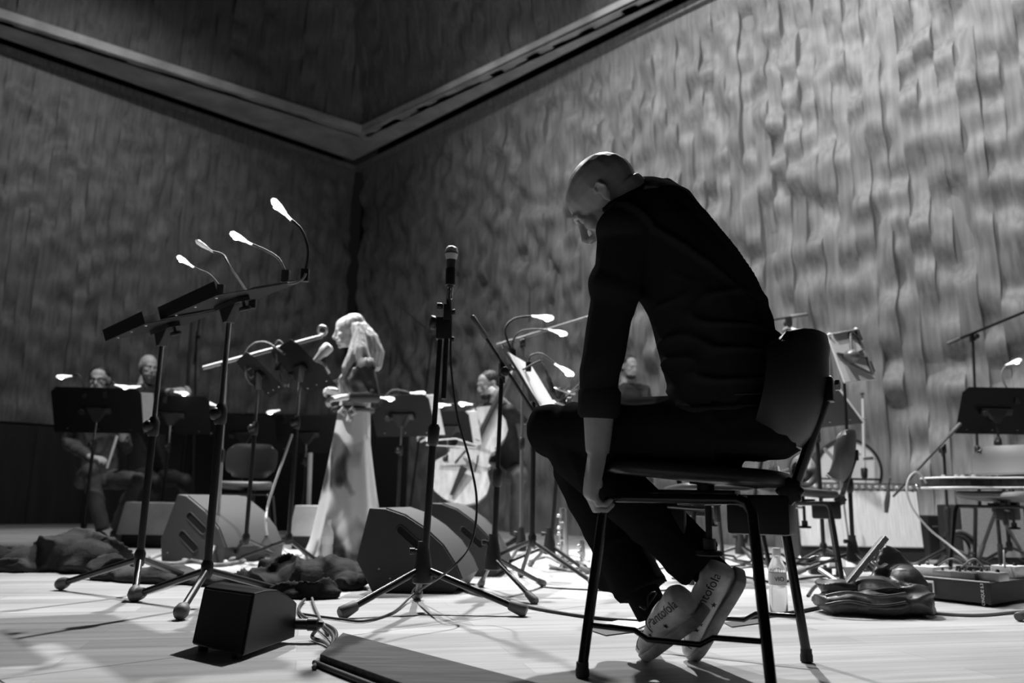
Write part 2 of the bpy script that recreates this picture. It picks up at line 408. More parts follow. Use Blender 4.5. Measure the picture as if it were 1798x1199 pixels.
def music_stand(label, base, feet, wdir, tilt, z, dw=.50, dh=.34, hub=.16, pole_r=.0125, group='music stands', sheets=(), ledge=True, upper=.5, split=None, legr=.011, footr=.02, deskoff=.0, holes=True):
    """base: pole xy on floor; feet: floor points; wdir: horizontal direction along the ledge;
    desk rises from the ledge at 'tilt' deg above horizontal, away from the reader; z: height of desk centre"""
    base = V((base[0], base[1], 0)); t = thing('music_stand', label, 'music stand', base, 0, group)
    for f in feet:
        f = V((f[0], f[1], footr)); d = (f - V((base.x, base.y, hub))).normalized()
        lg = bend([V((base.x, base.y, hub)), f], legr, 'leg', BLACKMETAL, t)
        MB().tube([f - d * footr * 1.4, f - d * footr * .7, f + d * footr * .1, f + d * footr * .7, f + d * footr * 1.0], [footr * .62, footr * .9, footr, footr * .8, footr * .3], 12).build('rubber_foot', GREYRUBBER, lg, world=True)
    MB().lathe([(.016, hub - .03), (.02, hub - .02), (.022, hub + .02), (.016, hub + .035)], base).build('hub', BLACKMETAL, t, world=True)
    zc = z * upper
    MB().cyl(base + V((0, 0, hub)), base + V((0, 0, zc)), pole_r).build('pole', BLACKMETAL, t, world=True)
    MB().cyl(base + V((0, 0, zc - .1)), base + V((0, 0, z - .05)), pole_r * .68).build('upper_tube', CHROME if upper < .8 else BLACKMETAL, t, world=True)
    c = MB().lathe([(pole_r * 1.25, zc - .05), (pole_r * 1.6, zc - .04), (pole_r * 1.6, zc + .01), (pole_r, zc + .03)], base)
    c.lathe([(.016, .0), (.024, .012), (.024, .03), (.014, .04)], base + V((0, 0, zc - .01)), V((-.7, -.7, 0)))
    c.build('clutch', PLASTIC, t, world=True)
    W = V((wdir[0], wdir[1], 0)).normalized(); Bk = V((-W.y, W.x, 0))
    a = math.radians(tilt); D = Bk * math.cos(a) + V((0, 0, math.sin(a))); N = W.cross(D).normalized()
    if N.z < 0: N = -N
    C = base + V((0, 0, z)) + D * deskoff
    dk = MB()
    hw = dw / 2; hh = dh / 2; ch = .04
    outl = [C + W * x + D * y for x, y in ((-hw, -hh), (hw, -hh), (hw, hh - ch), (hw - ch, hh), (-hw + ch, hh), (-hw, hh - ch))]
    dk.prism([p - N * .001 for p in outl], N * .002)
    desk = dk.build('desk', DESK, t, smooth=False, world=True)
    if ledge:
        MB().box(C - D * (hh - .001) + N * .024, (dw, .002, .05), (W, D, N)).build('ledge', DESK, desk, smooth=False, world=True)
    # back bracket, funnel and tilt knob under the desk
    MB().box(C - N * .012, (.22, .05, .02), (W, D, N)).build('bracket', BLACKMETAL, t, bevel=.003, world=True)
    top = C - N * .02; bot = base + V((0, 0, z - .09))
    MB().loft([[top + W * (sx * .075) + D * (sy * .022) for sx, sy in ((-1, -1), (1, -1), (1, 1), (-1, 1))],
               [bot + W * (sx * .018) + Bk * (sy * .018) for sx, sy in ((-1, -1), (1, -1), (1, 1), (-1, 1))]]).build('tilt_joint', PLASTIC, t, smooth=False, bevel=.003, world=True)
    k = MB().lathe([(.006, 0), (.006, .02), (.02, .022), (.024, .03), (.022, .036)], C + W * .10 - N * .02, -N, 12)
    k.build('knob', PLASTIC, t, world=True)
    if holes:
        for i in range(3):
            MB().ell(C - D * (hh * .82) + W * (hw * (-.7 + .7 * i)) - N * .002, (.006, .006, .003), nu=8, nv=6).build('rivet', DULLMETAL, desk, world=True)
    for (x0, x1, y0, y1, lift) in sheets:
        sh = MB().prism([C + W * x + D * y + N * (.004 + lift) for x, y in ((x0, y0), (x1, y0), (x1, y1), (x0, y1))], N * .004)
        o = sh.build('sheet_music', PAPER, None, smooth=False)
        tag(o, 'white sheet music lying on the ' + label, 'sheet music', 'sheet music on the stands')
    return t, C, W, D, N

def mic_stand(label, base, feet, pole_top, boom=None, hub=.13, pole_r=.0125, clutch=None, group='microphone stands', grip=True, legr=.0105, footr=.017, split=.55, tmat=None, boomr=.0075):
    base = V((base[0], base[1], 0)); top = vec(pole_top); t = thing('microphone_stand', label, 'microphone stand', base, 0, group)
    m = tmat or BLACKMETAL
    for f in feet:
        f = V((f[0], f[1], footr)); h = V((base.x, base.y, hub)); d = (f - h).normalized()
        lg = bend([h + d * .03, f], legr, 'leg', m, t)
        MB().tube([f - d * .045, f - d * .04, f + d * .012, f + d * .02], [footr * .75, footr * .85, footr * 1.05, footr * .8], 12).build('rubber_foot', GREYRUBBER, lg, world=True)
    u = (top - base).normalized()
    hb = MB().lathe([(.030, hub - .055), (.036, hub - .05), (.036, hub - .015), (.034, hub + .0), (.026, hub + .05), (.021, hub + .075), (.021, hub + .095)], base)
    hb.lathe([(.008, 0), (.008, .03), (.012, .032), (.012, .05)], base + V((0, 0, hub + .06)), V((-1, -.2, 0)), 10)
    hb.build('hub', PLASTIC, t, world=True)
    L = (top - base).length
    MB().cyl(base + u * (hub + .02), base + u * (L * split), pole_r).build('pole', m, t, world=True)
    MB().cyl(base + u * (L * split - .06), top, pole_r * .75).build('upper_tube', m, t, world=True)
    MB().lathe([(pole_r, -.07), (pole_r * 1.5, -.06), (pole_r * 1.7, 0), (pole_r * 1.2, .012)], base + u * (L * split), u).build('clutch', PLASTIC, t, world=True)
    if boom:
        a, b = vec(boom[0]), vec(boom[1]); d = (b - a).normalized()
        bm_ = bend([a, b], boomr, 'boom', m, t)
        if grip: MB().tube([a - d * .005, a, a + d * .11, a + d * .115], [.008, .0125, .0125, .009], 12).build('grip', GREYRUBBER, bm_, world=True)
        q = MB().box(top, (.04, .034, .06), (d, d.cross(V((0, 0, 1))).normalized(), V((0, 0, 1))))
        q.lathe([(.009, 0), (.009, .03), (.02, .032), (.022, .05), (.012, .055)], top, d.cross(V((0, 0, 1))).normalized(), 12)
        q.build('swivel', PLASTIC, t, bevel=.004, world=True)
    return t

CHAIRCLOTH = mat('chair_shell_black', .022, .42, bump=((220, 220, 220), .25, .001))
CHAIRWOOD = mat('chair_seat_pad', .05, .5, bump=((220, 220, 220), .25, .001))
TUBE = mat('black_gloss_tube', .010, .18, bump=((40, 40, 40), .03, .001))
def make_chair(label, loc, rz, group='orchestra chairs', pad=CHAIRCLOTH, detail=True):
    """orchestra chair, +X is the way it faces; local coordinates"""
    t = thing('orchestra_chair', label, 'chair', loc, rz, group)
    fr = .41; tx, ty = .165, .19; fx, fy = .212, .242; R = .0125
    for sx in (1, -1):
        for sy in (1, -1):
            lg = MB().tube([(sx * (tx - .02), sy * ty, fr), (sx * (tx), sy * ty, fr - .008), (sx * (tx + .012), sy * (ty + .004), fr - .03), (sx * fx, sy * fy, .025)], R, 12).build('leg', TUBE, t)
            MB().lathe([(.011, 0), (.016, .003), (.016, .018), (.0145, .022), (.0145, .034)], (sx * fx, sy * fy, 0)).build('glide', RUBBER, lg)
    for sy in (1, -1):
        MB().tube([(tx - .02, sy * ty, fr), (-tx + .02, sy * ty, fr)], R, 12).build('side_rail', TUBE, t)
        # dropped stretcher
        f = lambda z: (ty + (fy - ty) * (fr - z) / fr)
        xa = tx + (fx - tx) * (fr - .115) / fr
        MB().tube([(xa, sy * f(.115), .115), (.09, sy * f(.115), .113), (.06, sy * f(.1) * .97, .095), (-.06, sy * f(.1) * .97, .095), (-.09, sy * f(.115), .113), (-xa, sy * f(.115), .115)], .0065, 10).build('stretcher', TUBE, t)
    for sx in (1, -1):
        MB().tube([(sx * (tx - .03), -ty, fr), (sx * (tx - .03), ty, fr)], .010, 10).build('cross_rail', TUBE, t)
    # seat shell, tilted up a little at the front
    def seat_ring(k, z, g):
        out = []
        for i in range(28):
            a = 2 * math.pi * i / 28; c, s = math.cos(a), math.sin(a)
            x = .215 * math.copysign(abs(c) ** .55, c); y = .205 * math.copysign(abs(s) ** .55, s)
            y *= 1.0 + .10 * (x / .215); x, y = x * g, y * g
            dip = -.012 * math.exp(-((x + .06) / .12) ** 2 - (y / .13) ** 2) - .02 * max(0, (x - .14) / .08) ** 2 * k
            out.append((x - .015, y, z + .07 * x + dip))
        return out
    st = MB().loft([seat_ring(0, .455, .62), seat_ring(0, .457, .93), seat_ring(0, .462, .985), seat_ring(1, .472, 1.0), seat_ring(1, .486, .99), seat_ring(1, .494, .95), seat_ring(1, .496, .6), seat_ring(1, .494, .2)])
    st.build('seat', pad, t)
    # backrest: curved shell
    nb, mb_ = 12, 10; vs = []; fs = []
    def bp(u, v, o):
        w = .205 * (1 - .10 * (2 * v - 1) ** 2 - .06 * (1 - v)); 
        e = max(0, abs(u) - .0); corner = (abs(u) ** 6) * (abs(2 * v - 1) ** 4) * .035
        y = u * (w - corner); z = .535 + .275 * v + (1 if v < .5 else -1) * corner
        x = -.262 - .055 * v + .085 * u * u - .02 * math.sin(v * 3.14) + .06 * max(0, v - .8)*-1
        return (x + o * .5, y, z)
    for s in (0, 1):
        for j in range(mb_ + 1):
            for i in range(nb + 1):
                u = -1 + 2 * i / nb; v = j / mb_; r = 1 - max(abs(u), abs(2 * v - 1)) ** 8
                vs.append(bp(u, v, (s * 2 - 1) * (.014 + .022 * r)))
    w_ = nb + 1; sz = w_ * (mb_ + 1)
    for s in (0, 1):
        for j in range(mb_):
            for i in range(nb):
                a = s * sz + j * w_ + i; fs.append((a, a + 1, a + 1 + w_, a + w_))
    bd = [i for i in range(w_)] + [j * w_ + nb for j in range(1, mb_ + 1)] + [mb_ * w_ + i for i in range(nb - 1, -1, -1)] + [j * w_ for j in range(mb_ - 1, 0, -1)]
    for a, b in zip(bd, bd[1:] + bd[:1]): fs.append((a, b, b + sz, a + sz))
    MB().add(vs, fs).build('backrest', CHAIRCLOTH if pad is CHAIRCLOTH else pad, t)
    # flat bar post with bracket
    MB().tube([(-.205, 0, .36), (-.24, 0, .44), (-.325, 0, .66), (-.33, 0, .70)], [(.017, .013)] * 4, 8, axis=(0, 1, 0)).build('back_post', BLACKMETAL, t)
    if detail:
        bk = MB().box((-.335, 0, .675), (.016, .045, .06)).build('back_bracket', BLACKMETAL, t, bevel=.005)
        MB().lathe([(.006, 0), (.014, .002), (.014, .012), (.006, .014)], (-.345, 0, .685), (-1, 0, 0), 6).build('bolt', DULLMETAL, bk)
        MB().box((-.16, 0, .375), (.15, .10, .095)).build('tilt_housing', PLASTIC, t, bevel=.012)
        kb = MB(); ring = []
        for h, rr in ((-.014, .024), (-.01, .030), (.01, .030), (.014, .024)):
            ring.append([V((-.235 + rr * (1 + .1 * math.cos(8 * a)) * math.cos(a), .03 + h, .432 + rr * (1 + .1 * math.cos(8 * a)) * math.sin(a))) for a in [2 * math.pi * i / 48 for i in range(48)]])
        kb.loft(ring); kb.cyl((-.235, 0, .432), (-.235, .03, .432), .008); kb.build('star_knob', PLASTIC, t)
        MB().box((-.005, .0, .425), (.20, .07, .016)).build('seat_plate', BLACKMETAL, t, bevel=.003)
        MB().lathe([(.034, 0), (.034, .008), (.022, .012), (.022, .028), (.04, .03), (.04, .036)], (-.03, .02, .418)).build('seat_mount', PLASTIC, t)
        MB().box((.035, .04, .345), (.034, .022, .09)).build('height_clamp', PLASTIC, t, bevel=.004)
        MB().lathe([(.030, 0), (.034, .003), (.032, .012), (.016, .014), (.016, .04), (.008, .042), (.008, .12)], (-.045, .06, .275)).build('height_knob', PLASTIC, t)
        MB().tube([(.06, .05, .39), (-.03, .05, .385), (-.05, .05, .39)], .006, 8).build('lever', DULLMETAL, t)
        MB().lathe([(.03, 0), (.03, .003)], (.10, .07, .412)).build('disc_cap', DULLMETAL, t)
    return t

def wedge(label, corner, side, back, prof, width, slots, boxm=SPKBOX, grm=SPKGRILLE, group='stage monitor wedges'):
    """side panel in the plane (side, z) from corner; extruded along back. prof: outline (u,z) clockwise from bottom left"""
    corner = vec(corner); side = vec(side).normalized(); back = vec(back).normalized(); t = thing('monitor_wedge', label, 'loudspeaker', corner, 0, group)
    P = lambda u, z, o=0: corner + side * u + V((0, 0, z)) + back * o
    MB().prism([P(u, z) for u, z in prof], back * width).build('cabinet', boxm, t, bevel=.006, world=True, smooth=False)
    # grille on the sloped face: the run of profile points flagged by slots['front']
    fr = slots['front']; g = MB(); off = .006
    pts = [prof[i] for i in fr]
    rows = []
    for i, (u, z) in enumerate(pts):
        a = pts[max(i - 1, 0)]; b = pts[min(i + 1, len(pts) - 1)]; tu, tz = b[0] - a[0], b[1] - a[1]; l = math.hypot(tu, tz); nu_, nz_ = -tz / l, tu / l
        if nz_ < 0: nu_, nz_ = -nu_, -nz_
        rows.append((u + nu_ * off, z + nz_ * off, u - nu_ * .004, z - nz_ * .004))
    g.loft([[P(u, z, .012), P(u, z, width - .012), P(u2, z2, width - .012), P(u2, z2, .012)] for u, z, u2, z2 in rows])
    g.build('grille', grm, t, world=True)
    for (u0, z0, u1, z1, r) in slots['holes']:
        d = math.hypot(u1 - u0, z1 - z0); du, dz = (u1 - u0) / d, (z1 - z0) / d; pu, pz = -dz, du
        out = []
        for k in range(16):
            a = 2 * math.pi * k / 16
            cx = (u1 if math.cos(a) > 0 else u0) + du * r * math.cos(a) + pu * r * math.sin(a)
            cz = (z1 if math.cos(a) > 0 else z0) + dz * r * math.cos(a) + pz * r * math.sin(a)
            out.append((cx, cz))
        MB().prism([P(u, z, -.0015) for u, z in out], back * .01).build('handle_slot', RECESS_SHADE, t, smooth=False, world=True)
        rim = [P(u, z, -.002) for u, z in out]
        MB().tube(rim, .003, 6, closed=True).build('slot_rim', boxm, t, world=True)
    for (u, z) in slots.get('bolts', ()):
        MB().ell(P(u, z, -.001), (.005, .005, .005), nu=8, nv=6).build('bolt', DULLMETAL, t, world=True)
    return t

def cable(label, pts, r=.004, m=None, group='cables on the stage floor', name='cable', cat='cable', k=8):
    o = MB().tube(crom(pts, k), r, 8).build(name, m or CABLE, None)
    return tag(o, label, cat, group)
def bottle(label, loc, h, r, labelmat=None, glass=None):
    t = thing('water_bottle', label, 'bottle', loc)
    g = glass or mat('clear_bottle', .95, .08, trans=.85, ior=1.12, bump=((30, 30, 30), .05, .001))
    MB().lathe([(r * .85, 0), (r, .008), (r, h * .35), (r * .93, h * .42), (r * .97, h * .5), (r, h * .66), (r * .96, h * .70), (r * .6, h * .82), (r * .40, h * .88), (r * .40, h * .9)]).build('body', g, t)
    MB().lathe([(r * .46, h * .89), (r * .48, h * .9), (r * .48, h * .985), (r * .44, h)]).build('cap', mat('bottle_cap', .6, .5), t)
    MB().lathe([(r * 1.012, h * .44), (r * 1.02, h * .44), (r * 1.02, h * .62), (r * 1.012, h * .62)], n=28, cap=False).build('label_band', labelmat or mat('bottle_label', .7, .5, var=((20, 20, 20), .2, 2)), t)
    return t

# ================================================================== people
INK = mat('dark_print', .02, .6)
def head_shapes(mb, c, F, U, s=1.0, fem=False, ears=True):
    c = vec(c); F = vec(F).normalized(); U = (vec(U) - F * F.dot(vec(U))).normalized(); L = U.cross(F)
    A = (F, L, U); P = lambda f, l, u: c + (F * f + L * l + U * u) * s
    E = lambda f, l, u, r: mb.ell(P(f, l, u), tuple(q * s for q in r), A, 18, 12)
    E(-.012, 0, .036, (.098, .077, .088)); E(.028, 0, .042, (.064, .066, .068))
    E(.034, 0, -.028, (.060, .056 if not fem else .052, .082)); E(.046, 0, -.074, (.044, .042 if not fem else .036, .034))
    E(.080, 0, -.096, (.019, .02, .016)); E(-.04, 0, -.03, (.055, .055, .06))
    mb.tube([P(.088, 0, .026), P(.103, 0, .0), P(.118, 0, -.024), P(.112, 0, -.040)], [.008 * s, .0095 * s, .0125 * s, .010 * s], 10)
    for q in (-1, 1):
        E(.103, q * .011, -.037, (.012, .008, .008)); E(.070, q * .040, -.018, (.022, .020, .02))
        E(.078, q * .032, .006, (.013, .015, .011)); E(.060, q * .034, -.06, (.03, .02, .03))
        if ears:
            X = (F * .9 - U * .25).normalized()
            ea = (X, (L * .92 * q - F * .35).normalized(), (U + F * -.2).normalized())
            mb.ell(P(-.012, q * .080, .0), (.017 * s, .006 * s, .030 * s), ea, 12, 8)
            mb.tube([P(-.002, q * .080, -.02), P(-.024, q * .088, .004), P(-.016, q * .089, .026), P(.002, q * .083, .024), P(.004, q * .080, .008)], .0042 * s, 8)
            E(-.004, q * .080, -.024, (.007, .006, .009))
    mb.tube([P(.076, .045, .018), P(.090, .03, .03), P(.094, 0, .026), P(.090, -.03, .03), P(.076, -.045, .018)], .010 * s if not fem else .006 * s, 8)
    E(.098, 0, -.058, (.010, .022, .0065)); E(.096, 0, -.070, (.010, .019, .0065))
    return P
def hand_shapes(mb, wrist, d, n, side, curl=(25, 40, 25), s=1.0, thumb=(35, 20), spread=5, fan=None):
    """d wrist->knuckles, n out of the back of the hand, side +1: thumb on d x n side"""
    w = vec(wrist); d = vec(d).normalized(); n = (vec(n) - d * d.dot(vec(n))).normalized(); x = d.cross(n) * side
    def ring(c, hx, hn, dd=d): return [c + x * (hx * math.copysign(abs(math.cos(a)) ** .7, math.cos(a))) + n * (hn * math.copysign(abs(math.sin(a)) ** .7, math.sin(a))) for a in [2 * math.pi * i / 12 for i in range(12)]]
    mb.loft([ring(w - d * .02 * s, .026 * s, .020 * s), ring(w + d * .02 * s, .030 * s, .020 * s), ring(w + d * .06 * s, .040 * s, .017 * s), ring(w + d * .095 * s, .041 * s, .014 * s), ring(w + d * .105 * s, .036 * s, .010 * s)])
    ln = (.070, .078, .073, .058)
    for i in range(4):
        xo = (.030 - .020 * i) * s; k = w + d * ((.096, .1, .097, .088)[i] * s) + x * xo
        q = math.radians(spread * (1.5 - i)); dd = (d * math.cos(q) + x * math.sin(q)).normalized()
        ax = dd.cross(n).normalized(); p = k - dd * .02 * s; pts = [p, k]; cum = 0
        for j, fr in enumerate((.45, .32, .23)):
            cum += math.radians(curl[j] if fan is None else curl[j] * fan[i])
            e = (dd * math.cos(cum) - n * math.sin(cum)).normalized(); pts.append(pts[-1] + e * ln[i] * fr * s)
        mb.tube(pts, [.0085 * s, .0095 * s, .0088 * s, .0080 * s, .0062 * s], 10)
        mb.ell(pts[-1], .0064 * s, nu=8, nv=6); mb.ell(pts[2], .0089 * s, nu=8, nv=6)
    b = w + d * .018 * s + x * .024 * s - n * .006 * s
    a, c2 = math.radians(thumb[0]), math.radians(thumb[1])
    e1 = (d * math.cos(a) + x * math.sin(a) - n * .35).normalized(); e2 = (d * math.cos(a - c2) + x * math.sin(a - c2) - n * .55).normalized()
    t1 = b + e1 * .045 * s; t2 = t1 + e1 * .03 * s; t3 = t2 + e2 * .028 * s
    mb.tube([b, t1, t2, t3], [.016 * s, .012 * s, .010 * s, .0078 * s], 10); mb.ell(t3, .008 * s, nu=8, nv=6)
def torso_rings(mb, rows, n=24, pw=.8):
    """rows: (centre, lateral axis, half lateral, sagittal axis, half sagittal)"""
    rings = []
    for c, la, b, sa, a in rows:
        rings.append([vec(c) + vec(la) * (b * math.copysign(abs(math.cos(t)) ** pw, math.cos(t))) + vec(sa) * (a * math.copysign(abs(math.sin(t)) ** pw, math.sin(t))) for t in [2 * math.pi * i / n for i in range(n)]])
    mb.loft(rings)
def make_shoe(parent, heel, toe, up, L, upper, solem, name='shoe', wid=.1):
    """heel/toe: sole ends"""
    h = vec(heel); X = (vec(toe) - h).normalized(); Z = (vec(up) - X * X.dot(vec(up))).normalized(); Y = Z.cross(X); k = L / .29
    def ring(x, w, z0, z1, n=18, e=.75):
        c = h + X * x * k; zc = (z0 + z1) / 2; hz = (z1 - z0) / 2
        return [c + Y * (w * .5 * math.copysign(abs(math.cos(a)) ** e, math.cos(a)) * k) + Z * ((zc + hz * math.copysign(abs(math.sin(a)) ** e, math.sin(a))) * k) for a in [2 * math.pi * i / n for i in range(n)]]
    u = MB().loft([ring(-.004, .03, .03, .075), ring(.004, .058, .018, .098), ring(.03, .070, .016, .104), ring(.07, .074, .016, .092), ring(.11, .082, .016, .090), ring(.15, .092, .016, .080), ring(.19, .099, .016, .064), ring(.23, .098, .016, .054), ring(.262, .084, .016, .047), ring(.282, .056, .018, .038), ring(.289, .02, .022, .03)])
    o = fuse(u, name, upper, parent, voxel=.004, it=3)
    def sring(x, w, z0, z1): return ring(x, w, z0, z1, 18, .45)
    sx = [(-.006, .03), (0, .058), (.02, .074), (.06, .078), (.11, .08), (.16, .094), (.2, .104), (.235, .102), (.268, .086), (.288, .056), (.296, .02)]
    vs = []
    top = [h + X * x * k + Y * (wd * .5 * k) for x, wd in sx] + [h + X * x * k - Y * (wd * .5 * k) for x, wd in reversed(sx)]
    MB().prism([p - Z * .004 for p in top], Z * (.027 * k)).build('sole', solem, o, bevel=.004, world=True)
    rp = ring(.138, .0915, .016, .0868, 36)
    MB().tube([rp[i] for i in range(0, 19)], .0013, 6).build('seam', INK, o, world=True)
    tpq = ring(.232, .1, .016, .0555, 36)
    MB().tube([tpq[i] for i in range(0, 19)], .0012, 6).build('toe_seam', INK, o, world=True)
    return o, X, Y, Z
def star_mesh(name, c, X, Y, r, material, parent, shrink):
    Z = X.cross(Y); pts = []
    for i in range(10):
        a = math.pi / 2 + i * math.pi / 5; q = r if i % 2 == 0 else r * .42; pts.append(vec(c) + X * (q * math.cos(a)) + Y * (q * math.sin(a)))
    o = MB().prism(pts, Z * .0008).build(name, material, parent, smooth=False, world=True)
    s = o.modifiers.new('s', 'SHRINKWRAP'); s.target = shrink; s.wrap_mode = 'ABOVE_SURFACE'; s.offset = .0014
    bpy.context.view_layer.update()
    m2 = bpy.data.meshes.new_from_object(o.evaluated_get(bpy.context.evaluated_depsgraph_get())); o.modifiers.clear(); o.data = m2
    return o

SHIRT = mat('black_cotton_shirt', .032, .9, spec=.0, bump=((35, 35, 35), .25, .006), sheen=.0)
TROUSER = mat('black_wool_trousers', .018, .8, spec=.0, bump=((40, 40, 40), .2, .004), sheen=.0)
def shoe_mat():
    m = mat('perforated_white_leather', .72, .5, var=((14, 14, 14), .45, 5)); nt = m.node_tree; b = nt.nodes['Principled BSDF']
    tc = nt.nodes.new('ShaderNodeTexCoord'); vo = nt.nodes.new('ShaderNodeTexVoronoi'); vo.inputs['Scale'].default_value = 320; vo.inputs['Randomness'].default_value = 0.0
    nt.links.new(tc.outputs['Object'], vo.inputs['Vector'])
    bp = nt.nodes.new('ShaderNodeBump'); bp.inputs['Strength'].default_value = .35; bp.inputs['Distance'].default_value = .001
    nt.links.new(vo.outputs['Distance'], bp.inputs['Height']); nt.links.new(bp.outputs[0], b.inputs['Normal']); return m
SHOELEATHER = shoe_mat()
SHOESOLE = mat('grey_gum_sole', .4, .6, var=((30, 30, 30), .3, 4))

# ---- the man on the near chair
Fm, Sm = V((-.88, .47, 0)).normalized(), V((-.47, -.88, 0)).normalized()
OC = V((.4775, 2.07, 0))
def PM(f, s, z): return OC + Fm * f + Sm * s + V((0, 0, z))
CHAIR_RZ = math.atan2(Fm.y, Fm.x)
make_chair('black orchestra chair under the hunched man in the foreground', OC, CHAIR_RZ)

man = thing('person', 'bald man in black shirt sitting hunched forward, gripping the seat edge', 'person', PM(0, 0, .5))
HF = V((-.62, .357, -.698)).normalized(); HU = V((-.704, .138, .696)).normalized()
HL = HU.cross(HF)
ear = at(1055, 340, 1.97); HC = ear - HL.normalized() * .0845
shL, elL, wrL = PM(.115, .18, 1.085), at(1054, 655, 1.93), at(1049, 795, 1.945)
shR, elR, wrR = PM(.12, -.18, 1.09), PM(.02, -.24, .83), PM(.10, -.235, .60)
b = MB(); Ph = head_shapes(b, HC, HF, HU, 1.03)
nb = PM(.10, 0, 1.13)
b.tube([Ph(-.045, 0, -.02), Ph(-.05, 0, -.08), nb], [.060, .056, .055], 16)
b.tube([nb, PM(.02, 0, 1.0), PM(-.08, 0, .75), PM(-.10, 0, .58)], [.07, .08, .08, .08], 12)
for sh, el, wr, sg in ((shL, elL, wrL, 1), (shR, elR, wrR, -1)):
    b.tube([nb, sh, sh.lerp(el, .5), el, el.lerp(wr, .35), wr], [.06, .045, .042, .040, (.041), .029], 14)
hip = {1: PM(-.07, .095, .57), -1: PM(-.07, -.095, .57)}
kne = {1: PM(.355, .115, .585), -1: PM(.40, -.085, .57)}
ank = {1: at(1232, 990, 2.09), -1: at(1128, 1040, 2.17)}
for sg in (1, -1):
    b.tube([PM(-.09, 0, .58), hip[sg], kne[sg], ank[sg]], [.07, .065, .048, .032], 12)
# hands close on the front corners of the seat
hand_shapes(b, wrL, (wrL - elL).normalized() * .8 + Fm * .22 + V((0, 0, -.5)), Fm * .8 + Sm * .55, 1, curl=(35, 60, 45), s=1.06, thumb=(50, 10), spread=2)
hand_shapes(b, wrR, V((0, 0, -1)) + Fm * .1, Fm * .8 - Sm * .5, -1, curl=(50, 70, 45), s=1.04, thumb=(40, 10), spread=2)
fuse(b, 'body', SKIN, man, voxel=.0036, it=4)
# shirt
sh = MB()
rows = [(-.10, .60, .19, .145), (-.10, .66, .188, .148), (-.085, .75, .186, .150), (-.05, .88, .19, .150), (.01, 1.0, .20, .145), (.06, 1.10, .205, .137), (.105, 1.18, .19, .118), (.125, 1.235, .13, .08), (.13, 1.262, .07, .05)]
torso_rings(sh, [(PM(f, 0, z), Sm, bb_, (Fm + V((0, 0, -.25 if z > .9 else 0))).normalized(), aa) for f, z, bb_, aa in rows])
for s_, e_, w_, in ((shL, elL, wrL), (shR, elR, wrR)):
    d1 = (e_ - s_).normalized(); cuff = e_.lerp(w_, .34)
    sh.tube([s_.lerp(nb, .55) + V((0, 0, -.01)), s_, s_ + d1 * .12, s_.lerp(e_, .62), e_, cuff], [.080, .078, .064, .055, .050, .048], 16)
sh.ell(shL + V((0, 0, .0)), (.08, .08, .068)); sh.ell(shR, (.08, .08, .07))
# collar
sh.tube([Ph(-.055, 0, -.085), PM(.115, 0, 1.19)], [.066, .085], 18); sh.tube([at(1078, 372, 1.985), at(1105, 362, 2.0), at(1140, 352, 2.03)], [.03, .032, .03], 12); sh.tube([at(1130, 345, 2.04), at(1160, 342, 2.07), at(1188, 375, 2.07)], [.03, .034, .05], 12)
fa = (at(1350, 575, 1.95) - at(1100, 410, 1.95)).normalized(); fb_ = (V((0, 0, 1)) - fa * fa.z).normalized(); fc = fa.cross(fb_)
def folds(p, n):
    def rid(a, b_, c, sa_, sb__, sc_, pw):
        v = noise.noise(V((p.dot(a) * sa_ + 3.1, p.dot(b_) * sb__, p.dot(c) * sc_)))
        return max(0, 1 - abs(v) * 5.5) ** pw
    k = max(0, min(1, (p.z - .62) / .2)); lo = max(0, min(1, (.98 - p.z) / .15))
    h2 = (Sm * .8 + V((0, 0, -.35))).normalized()
    fq = (p - OC).dot(Fm); body_ = max(0, min(1, (.07 - fq) / .05)) if p.z < .98 else 1
    d_up = rid(fa, fb_, fc, 1.4, 8, 3.5, 1.3) * .016 * (1 - lo)
    d_lo = rid(h2, V((0, 0, 1)), Fm, 2.0, 14, 4, 1.3) * .014 * lo * body_ + (1 - body_) * noise.noise(V((p.x * 8, p.y * 8, p.z * 14))) * .006
    return (d_up + d_lo) + noise.noise(p * 7) * .004
fuse(sh, 'shirt', SHIRT, man, voxel=.0055, it=4, post=folds)
# rolled cuff
dcf = (wrL - elL).normalized(); cf = elL.lerp(wrL, .34)
MB().tube([cf - dcf * .03, cf - dcf * .02, cf + dcf * .035 - Sm * .0, cf + dcf * .045], [.046, .0525, .0515, .044], 18, axis=Fm).build('cuff', SHIRT, man, world=True)
# trousers
tr = MB()
torso_rings(tr, [(PM(-.105, 0, .515), Sm, .16, Fm, .12), (PM(-.11, 0, .54), Sm, .195, Fm, .15), (PM(-.11, 0, .60), Sm, .195, Fm, .152), (PM(-.10, 0, .68), Sm, .175, Fm, .14)])
for sg in (1, -1):
    k_ = kne[sg]; a_ = ank[sg]; dd = (a_ - k_).normalized()
    tr.tube([hip[sg] + Fm * -.02, hip[sg].lerp(k_, .35) + V((0, 0, .0)), hip[sg].lerp(k_, .75), k_ - Fm * .01, k_ + dd * .08, k_.lerp(a_, .4), k_.lerp(a_, .75), a_ + dd * .0], [.098, .092, .078, .072, .074, .074, .068, .070 if sg > 0 else .07], 18)
    tr.ell(k_, .070)
# flared hem of the far trouser leg
hm = at(1078, 1038, 2.24)
tr.tube([kne[-1].lerp(ank[-1], .55), hm + V((.0, 0, .06)), hm], [.06, .05, .046], 14)
def tfold(p, n): return noise.noise(V((p.x * 9, p.y * 9, p.z * 16))) * .005 + max(0, 1 - abs(noise.noise(p * 6.5)) * 4) ** 2 * .006
fuse(tr, 'trousers', TROUSER, man, voxel=.007, it=3, post=tfold)
